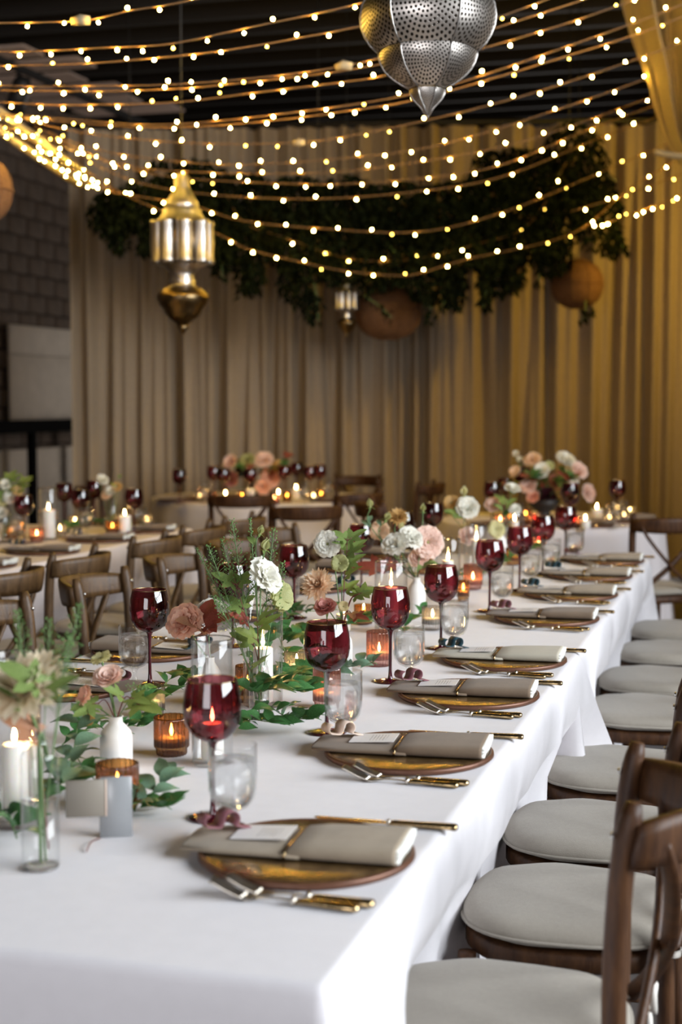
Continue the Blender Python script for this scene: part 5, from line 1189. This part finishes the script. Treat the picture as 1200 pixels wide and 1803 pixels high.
def rattan(label, c, rx, rz, group='round rattan lanterns'):
    t = thing('rattan_lantern', label, 'lantern', (c.x, c.y, c.z - rz), 0, group)
    prof = []
    for i in range(15):
        a = -PI / 2 * .86 + PI * .86 * i / 14; q = math.copysign(abs(math.cos(a)) ** .8, 1); prof.append((rx * q, rz + rz * math.sin(a)))
    ob('shade', lathe(G(), prof, 40, rib=.006, nrib=20).mesh('shade', M_rattan), t)
    for z in (prof[0], prof[7], prof[-1]):
        ring = [(z[0] * 1.01 * math.cos(a), z[0] * 1.01 * math.sin(a), z[1]) for a in [2 * PI * q / 40 for q in range(41)]]
        ob('hoop', tube(G(), ring, .007, 6, cap=False).mesh('hoop', M_rattan), t)
    for q in range(10):
        a = 2 * PI * q / 10; ob('spoke', tube(G(), [(r_ * 1.008 * math.cos(a), r_ * 1.008 * math.sin(a), z_) for r_, z_ in prof], .004, 5).mesh('spoke', M_rattan), t)
    ob('cord', tube(G(), [(0, 0, 2 * rz * .9), (0, 0, ZC - c.z + rz - .17)], .004, 6).mesh('cord', M_dark), t); return t
rattan('wide rattan lantern hanging below the greenery, right of centre', at(683, 549, 11.1), .245, .205)
rattan('round rattan lantern at the right end of the greenery', at(1015, 500, 11.1), .195, .180)
rattan('rattan lantern cut by the left edge of the picture', at(-36, 335, 7.6), .165, .165)

# ------------------------------------------------------------------ suspended greenery
gc = at(640, 380, 10.6); gt = thing('hanging_greenery', 'long dark cloud of leafy vines hanging before the curtain', 'hanging greenery', gc)
rr = random.Random(77); g = G(); bars = [(170, 345), (270, 350), (400, 330), (560, 335), (720, 335), (880, 310), (1000, 270), (1085, 320)]
ob('support_pole', tube(G(), catmull([at(x, y, 10.75) - gc for x, y in bars], 5), .02, 8).mesh('support_pole', M_dark), gt)
for x in (230, 560, 1000): p = at(x, 335, 10.75); ob('cable', tube(G(), [p - gc, Vector((p.x, p.y, ZC - .17)) - gc], .004, 5).mesh('cable', M_dark), gt)
# each patch: centre pixel, half width, half height, number of leaves
patches = [(200, 375, 45, 45, 420), (260, 360, 60, 50, 650), (340, 350, 80, 55, 800), (430, 380, 80, 80, 1300), (520, 390, 80, 85, 1400), (610, 390, 80, 85, 1400), (700, 400, 80, 85, 1400), (790, 400, 80, 85, 1400), (870, 380, 80, 95, 1500), (950, 360, 75, 100, 1500), (1010, 300, 60, 90, 900), (1050, 370, 45, 70, 550), (1080, 430, 22, 22, 100), (970, 440, 40, 45, 350), (880, 470, 45, 50, 420), (760, 480, 60, 50, 500), (800, 500, 22, 45, 160), (440, 480, 25, 40, 200), (520, 490, 28, 45, 230), (590, 470, 40, 30, 260), (390, 430, 30, 50, 260), (210, 415, 18, 30, 120), (255, 425, 14, 25, 80), (545, 535, 14, 32, 90), (855, 505, 14, 40, 110), (660, 490, 40, 22, 150), (320, 300, 80, 25, 260), (900, 285, 70, 30, 300)]
tr = []
for x, y, a, b, n in patches:
    for _ in range(int(n * 1.5)):
        q = rr.uniform(0, 6.3); w_ = rr.random() ** .6; p = at(x + math.cos(q) * a * w_, y + math.sin(q) * b * w_, 10.6 + rr.uniform(-.40, .35)) - gc
        s = rr.uniform(.035, .062); tr.append((p, s, Euler((rr.uniform(-2.6, -.6), rr.uniform(-.8, .8), rr.uniform(0, 6.3)))))
hang_ = [(545, 470, 560, 565), (855, 460, 850, 545), (440, 450, 430, 520), (375, 430, 392, 490), (205, 400, 212, 440), (1085, 400, 1095, 445), (790, 500, 772, 550), (755, 520, 752, 565), (950, 440, 945, 500), (1030, 530, 1022, 568), (640, 520, 690, 560), (905, 470, 890, 520)]
for x0, y0, x1, y1 in hang_:
    P = catmull([at(x0, y0, 10.45) - gc, at((x0 + x1) / 2 + 4, (y0 + y1) / 2, 10.4) - gc, at(x1, y1, 10.42) - gc], 6)
    ob('vine', tube(G(), P, .004, 5).mesh('vine', M_stemg), gt)
    for i in range(22):
        p = P[rr.randrange(len(P))]; tr.append((p + Vector((rr.uniform(-.03, .03), -.02 - rr.uniform(0, .05), rr.uniform(-.02, .02))), rr.uniform(.04, .06), Euler((rr.uniform(-2.6, -.6), rr.uniform(-.8, .8), rr.uniform(0, 6.3)))))
for x0, y0, x1, y1 in [(300, 345, 420, 430), (500, 340, 560, 440), (640, 340, 700, 450), (780, 340, 860, 450), (900, 320, 980, 420), (980, 290, 1070, 400)]:
    ob('vine', tube(G(), catmull([at(x0, y0, 10.7) - gc, at((x0 + x1) / 2, (y0 + y1) / 2 + 15, 10.5) - gc, at(x1, y1, 10.4) - gc], 6), .006, 5).mesh('vine', M_stemg), gt)
tr.sort(key=lambda q: q[0].y - q[1] * 4)
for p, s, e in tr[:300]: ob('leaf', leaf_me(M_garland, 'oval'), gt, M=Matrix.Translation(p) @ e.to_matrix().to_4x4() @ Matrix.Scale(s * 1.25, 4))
lv = [(0, 0, 0), (.24, .42, .06), (0, .5, -.02), (-.24, .42, .06), (0, 1, -.1)]
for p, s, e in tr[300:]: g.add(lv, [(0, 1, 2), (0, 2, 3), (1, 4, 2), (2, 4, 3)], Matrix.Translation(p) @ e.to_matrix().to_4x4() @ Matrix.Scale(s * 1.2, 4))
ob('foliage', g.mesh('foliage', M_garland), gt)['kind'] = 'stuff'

# ------------------------------------------------------------------ fairy lights
bulb_me = lathe(G(), [(.0005, -.0062), (.0042, -.0044), (.0060, 0), (.0042, .0044), (.0005, .0062)], 8).mesh('bulb', M_bulb)
bulb_dim = bulb_me.copy(); bulb_dim.materials[0] = M_bulbdim
ROW = ['first', 'second', 'third', 'fourth', 'fifth', 'sixth', 'seventh', 'eighth', 'ninth', 'tenth', 'eleventh', 'twelfth', 'thirteenth', 'fourteenth', 'fifteenth', 'sixteenth', 'seventeenth', 'eighteenth', 'nineteenth', 'twentieth']
lrng = random.Random(12)
def fairy(label, pxs, pitch, wr=.0028, splice=None, jit=.012):
    P = catmull([at(*q) for q in pxs], 12); o = P[0].copy()
    t = thing('fairy_light_string', label, 'string lights', o, 0, 'warm fairy light strings')
    ob('wire', tube(G(), [p - o for p in P], wr, 5).mesh('wire', M_wire), t)
    d = lrng.uniform(0, pitch); acc = 0
    for i in range(len(P) - 1):
        L = (P[i + 1] - P[i]).length
        while acc + L > d:
            p = P[i].lerp(P[i + 1], (d - acc) / L) - o
            s = lrng.uniform(.85, 1.15); off = Vector((lrng.uniform(-jit, jit), lrng.uniform(-jit, jit), lrng.choice([-1, -1, 1]) * lrng.uniform(.006, .02)))
            ob('bulb', bulb_me if lrng.random() < .84 else bulb_dim, t, p + off, scale=s); d += pitch * lrng.uniform(.72, 1.28)
        acc += L
    if splice is not None: ob('splice', tube(G(), [at(*q) - o for q in splice], [.012, .02, .016][:len(splice)], 8).mesh('splice', M_splice), t)
    return t
def YD(y, z=2.85): return (z - CAMZ) * FPX / (705 - y)
strings = [
    ([(-60, 41), (75, 39), (150, 36), (230, 19), (340, 0), (420, -22)], 5.4, .105, [(125, 38), (142, 35), (158, 36)]),
    ([(-30, 92), (90, 89), (180, 84), (300, 77), (430, 50), (600, 14), (720, -20)], 5.8, .105, None),
    ([(-20, 116), (110, 114), (220, 107), (400, 88), (600, 53), (760, 18), (860, -10)], 6.0, .105, None),
    ([(-40, 150), (80, 152), (165, 151), (300, 149), (450, 137), (590, 119), (680, 98), (800, 58), (960, 0), (1020, -25)], 6.5, .11, [(590, 119), (604, 114), (620, 117)]),
    ([(-40, 158), (90, 160), (200, 160), (330, 155), (480, 140), (620, 122), (720, 100), (870, 50), (1025, 0), (1080, -22)], 6.6, .11, None),
    ([(-20, 178), (80, 184), (170, 184), (310, 180), (450, 163), (600, 145), (690, 130), (860, 82), (1000, 40), (1115, 0), (1180, -25)], 6.9, .11, None),
    ([(-10, 199), (125, 210), (250, 219), (350, 216), (475, 203), (600, 187), (720, 167), (820, 142), (980, 88), (1130, 35), (1230, -4)], 7.2, .115, None),
    ([(10, 202), (130, 216), (250, 224), (360, 222), (480, 212), (600, 197), (725, 177), (850, 143), (1000, 98), (1135, 55), (1235, 15)], 7.3, .115, None),
    ([(30, 206), (125, 230), (250, 246), (375, 253), (500, 252), (600, 242), (780, 205), (950, 160), (1145, 95), (1240, 55)], 7.8, .12, [(515, 252), (525, 251), (536, 250)]),
    ([(60, 222), (130, 250), (200, 270), (300, 283), (425, 290), (600, 279), (765, 257), (950, 203), (1155, 132), (1240, 95)], 8.3, .125, None),
    ([(90, 238), (170, 275), (250, 296), (350, 303), (475, 306), (600, 302), (800, 275), (950, 240), (1175, 160), (1240, 132)], 8.7, .13, None),
    ([(110, 250), (200, 290), (300, 311), (400, 319), (500, 323), (600, 324), (740, 314), (880, 291), (1025, 232), (1180, 175), (1240, 150)], 9.1, .13, None),
    ([(120, 262), (200, 305), (280, 330), (400, 345), (560, 350), (725, 338), (880, 312), (1050, 245), (1185, 195), (1240, 170)], 9.4, .17, None),
    ([(130, 275), (180, 330), (240, 345), (340, 362), (425, 388), (560, 402), (740, 408), (890, 372), (1065, 300), (1180, 250), (1240, 222)], 9.7, .16, None),
    ([(150, 300), (235, 350), (385, 413), (435, 438), (510, 457), (600, 476), (690, 485), (735, 482), (820, 457), (1005, 412), (1110, 330), (1240, 255)], 10.0, .15, None),
    ([(395, 338), (430, 392), (500, 418), (600, 452), (680, 460), (750, 452), (830, 432), (930, 395), (1000, 280)], 10.3, .17, None),
    ([(1040, 402), (1075, 390), (1120, 374), (1160, 360), (1195, 346), (1240, 325)], 9.9, .055, None),
    ([(1005, 372), (1080, 350), (1150, 325), (1240, 290)], 9.6, .14, None)]
for i, (l, Y, pitch, sp_) in enumerate(strings):
    lab = ROW[i] + ' fairy light string counted down from the top of the picture' if i < 15 else ['short fairy light string inside the hanging greenery', 'crowded fairy light string by the right curtain edge', 'sparse fairy light string above the crowded one at right'][i - 15]
    fairy(lab, [(x, y, Y) for x, y in l], pitch * (1.3 if i < 13 else 1.15), .0030, [(x, y, Y) for x, y in sp_] if sp_ else None)
fairy('crowded fairy light string wound along the upper grey pipe', [(-50, 200, 7.2), (0, 206, 7.3), (35, 206, 7.5), (75, 214, 7.8)], .075, jit=.02)
fairy('crowded fairy light string wound along the lower grey pipe', [(-40, 205, 7.3), (20, 228, 7.6), (70, 258, 8.1), (120, 295, 8.9), (175, 332, 9.7)], .125, jit=.03)
fairy('crowded fairy light string hanging under the lower grey pipe', [(-30, 222, 7.2), (30, 250, 7.6), (80, 280, 8.2), (130, 312, 8.9), (175, 335, 9.6)], .145, jit=.03)
fairy('crowded fairy light string drooping above the grey pipes', [(20, 225, 7.8), (80, 240, 8.1), (120, 262, 8.5), (150, 270, 8.8), (200, 285, 9.0)], .14, jit=.035)

# unseen lamp on a stand, added to wash the right curtain with warm light
fl = thing('warm_fill_lamp', 'added unseen lamp on a stand, warming the right end of the curtain', 'lamp', (3.35, 10.0, 0))
ob('stand', tube(G(), [(0, 0, 0.02), (0, 0, 2.75)], .018, 8).mesh('stand', M_dark), fl)
for k in range(3): a = 2 * PI * k / 3; ob('leg', tube(G(), [(0, 0, .5), (.4 * math.cos(a), .4 * math.sin(a), .012)], .012, 6).mesh('leg', M_dark), fl)
ob('housing', rbox_mesh('housing', (.30, .10, .22), .01, M_dark, 1, Matrix.Translation((0, 0, 2.86))), fl)
area('warm_fill', (3.30, 10.09, 2.86), (-2.3, 1.6, -.55), .30, .20, 58, (1.0, 0.61, 0.08))
